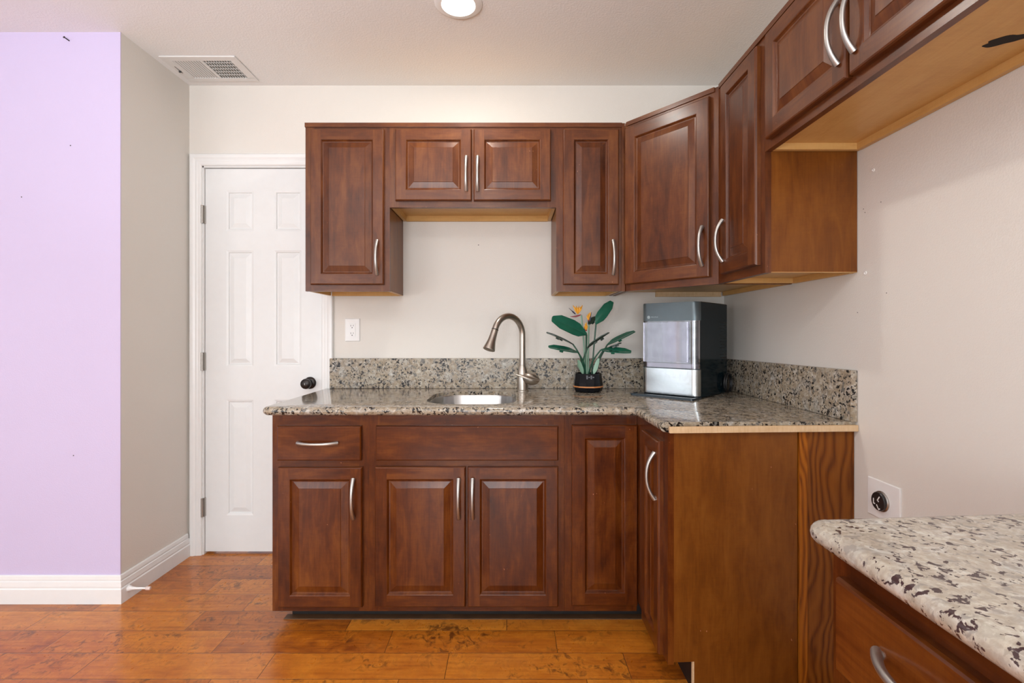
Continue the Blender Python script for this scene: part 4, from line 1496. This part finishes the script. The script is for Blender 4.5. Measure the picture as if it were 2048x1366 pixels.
def stem(pts, r, mat):
    b = MB()
    P = [Vector(p) - po for p in pts]
    # smooth through the points
    Q = []
    for i in range(len(P) - 1):
        p0, p1, p2, p3 = P[max(i - 1, 0)], P[i], P[i + 1], P[min(i + 2, len(P) - 1)]
        for k in range(5):
            t = k / 5
            Q.append(0.5 * ((2 * p1) + (p2 - p0) * t + (2 * p0 - 5 * p1 + 4 * p2 - p3) * t * t + (3 * p1 - p0 - 3 * p2 + p3) * t ** 3))
    Q.append(P[-1])
    b.tube(Q, r, 10)
    return b.build('stem', mat, plant, smooth=True)


SOIL = 1090
leaf(zp(578, 552, 0.05), zp(165, 345, 0.12), 0.080, (0.15, -0.85, 0.5), M['leaf'], 0.06)
leaf(zp(692, 425, 0.0), zp(892, 138, -0.01), 0.055, (-0.55, -0.8, 0.1), M['leaf'], 0.04)
leaf(zp(412, 678, 0.02), zp(92, 515, 0.05), 0.060, (0.25, -0.10, 0.95), M['leafdark'], 0.05)
leaf(zp(472, 775, 0.05), zp(118, 692, 0.12), 0.058, (0.1, -0.38, 0.9), M['leaf'], 0.05)
leaf(zp(588, 722, 0.04), zp(846, 518, 0.10), 0.052, (-0.25, 0.12, 0.9), M['leafdark'], 0.05)
leaf(zp(835, 682, -0.01), zp(1172, 503, 0.0), 0.060, (-0.3, -0.22, 0.9), M['leaf'], 0.04)
leaf(zp(755, 745, 0.05), zp(1132, 760, 0.10), 0.060, (-0.05, -0.36, 0.9), M['leaf'], 0.04)
leaf(zp(600, 430, -0.04), zp(692, 333, -0.05), 0.032, (-0.4, -0.5, 0.5), M['leafdark'], 0.02)
leaf(zp(850, 720, 0.04), zp(1010, 655, 0.06), 0.036, (-0.3, 0.1, 0.9), M['leafdark'], 0.02)
stem([zp(578, 552, 0.05), zp(572, 760, 0.02), zp(560, SOIL)], 0.0036, M['stem'])
stem([zp(695, 425), zp(670, 700, 0.0), zp(640, SOIL)], 0.0038, M['stem'])
stem([zp(412, 678, 0.02), zp(500, 830, 0.02), zp(550, SOIL)], 0.0036, M['stem'])
stem([zp(472, 775, 0.05), zp(540, 900, 0.03), zp(570, SOIL)], 0.0036, M['stem'])
stem([zp(588, 722, 0.04), zp(535, 880, 0.03), zp(545, SOIL)], 0.0036, M['stem'])
stem([zp(835, 682, -0.01), zp(745, 850), zp(655, SOIL)], 0.0040, M['stem'])
stem([zp(755, 745, 0.05), zp(655, 885, 0.03), zp(590, SOIL)], 0.0036, M['stem'])
stem([zp(790, 745, 0.03), zp(700, 890, 0.02), zp(630, SOIL)], 0.0036, M['stem'])
stem([zp(512, 312), zp(533, 520), zp(552, 800), zp(556, SOIL)], 0.0042, M['sage'])
stem([zp(606, 430, -0.02), zp(600, 700, -0.01), zp(598, SOIL)], 0.0042, M['sage'])
stem([zp(570, 525, 0.02), zp(575, 800, 0.02), zp(580, SOIL)], 0.0038, M['sage'])
leaf(zp(535, SOIL - 40, 0.03), zp(473, 868, 0.035), 0.020, (0.3, -0.95, 0.1), M['sage'], 0.0, 'sheath_leaf')
leaf(zp(665, SOIL - 40, 0.03), zp(730, 850, 0.035), 0.020, (-0.3, -0.95, 0.1), M['sage'], 0.0, 'sheath_leaf')


def flower(center, petals, bract, tongue, d=0.0):
    """petals: list of (tip, width) from the centre, in close-up coordinates"""
    b = MB()
    c = zp(*center, d) - po
    if bract:
        p0, p1 = zp(*bract[0], d) - po, zp(*bract[1], d) - po
        pm = (p0 + p1) / 2 - Vector((0, 0, 0.004))
        b.tube([p0, p0.lerp(pm, 0.5) - Vector((0, 0, .001)), pm, pm.lerp(p1, 0.5), p1], [0.0012, 0.0045, 0.0062, 0.0055, 0.0025], 10, flat=0.7)
    root = b.build('flower', M['red'], plant, smooth=True) if bract else None
    if root is None:
        b.tube([c, c + Vector((0, 0, 0.006))], [0.004, 0.005], 10)
        root = b.build('flower', M['red'], plant, smooth=True)
    for k, (tx, ty, w) in enumerate(petals):
        t = zp(tx, ty, d + (0.008 if k % 2 else -0.006)) - po
        ax = t - c
        sd = ax.cross(Vector((0, -1, 0.1))).normalized()
        nn = sd.cross(ax).normalized()
        p = MB()
        rr = []
        for s, ww in ((0, 0.3), (0.3, 0.75), (0.6, 1.0), (0.85, 0.7), (1.0, 0.1)):
            q = c + ax * s
            rr.append([q + sd * w * ww, q + nn * 0.0016, q - sd * w * ww, q - nn * 0.0016])
        p.rings(rr)
        p.build('petal', M['orange'], root)
    if tongue:
        p = MB()
        a, e_ = zp(*tongue[0], d + 0.01) - po, zp(*tongue[1], d + 0.01) - po
        p.tube([a, a.lerp(e_, 0.35), a.lerp(e_, 0.6), e_], [0.0026, 0.0036, 0.0016, 0.0010], 8)
        p.build('tongue', M['navy'], root, smooth=True)


flower((470, 300), [(408, 186, 0.0038), (428, 205, 0.0040), (448, 192, 0.0036), (466, 214, 0.0040), (484, 196, 0.0036), (505, 205, 0.0040), (530, 186, 0.0038), (522, 222, 0.0036), (424, 232, 0.0036), (470, 240, 0.004)], ((375, 328), (512, 308)), ((440, 300), (360, 225)), 0.0)
flower((605, 385), [(580, 318, 0.0036), (594, 296, 0.004), (610, 280, 0.0038), (627, 272, 0.004), (634, 320, 0.0036), (604, 330, 0.004)], None, ((618, 390), (640, 275)), -0.01)
flower((572, 510), [(548, 446, 0.0036), (562, 412, 0.004), (576, 396, 0.0038), (590, 436, 0.0036), (578, 460, 0.004)], None, ((555, 510), (545, 460)), 0.025)

# repeats share a group phrase
for o in list(bpy.data.objects):
    st = o.name.split('.')[0]
    if o.parent is None:
        g = {'wall_cabinet': 'brown wall cabinets', 'corner_wall_cabinet': 'brown wall cabinets', 'base_cabinet': 'brown base cabinets',
             'ceiling_light': 'recessed ceiling lights', 'countertop': 'granite worktops', 'backsplash': 'granite upstands',
             'top_molding': 'strips along the cabinet tops', 'wall_anchor': 'anchors in the right wall'}.get(st)
        if g:
            o['group'] = g
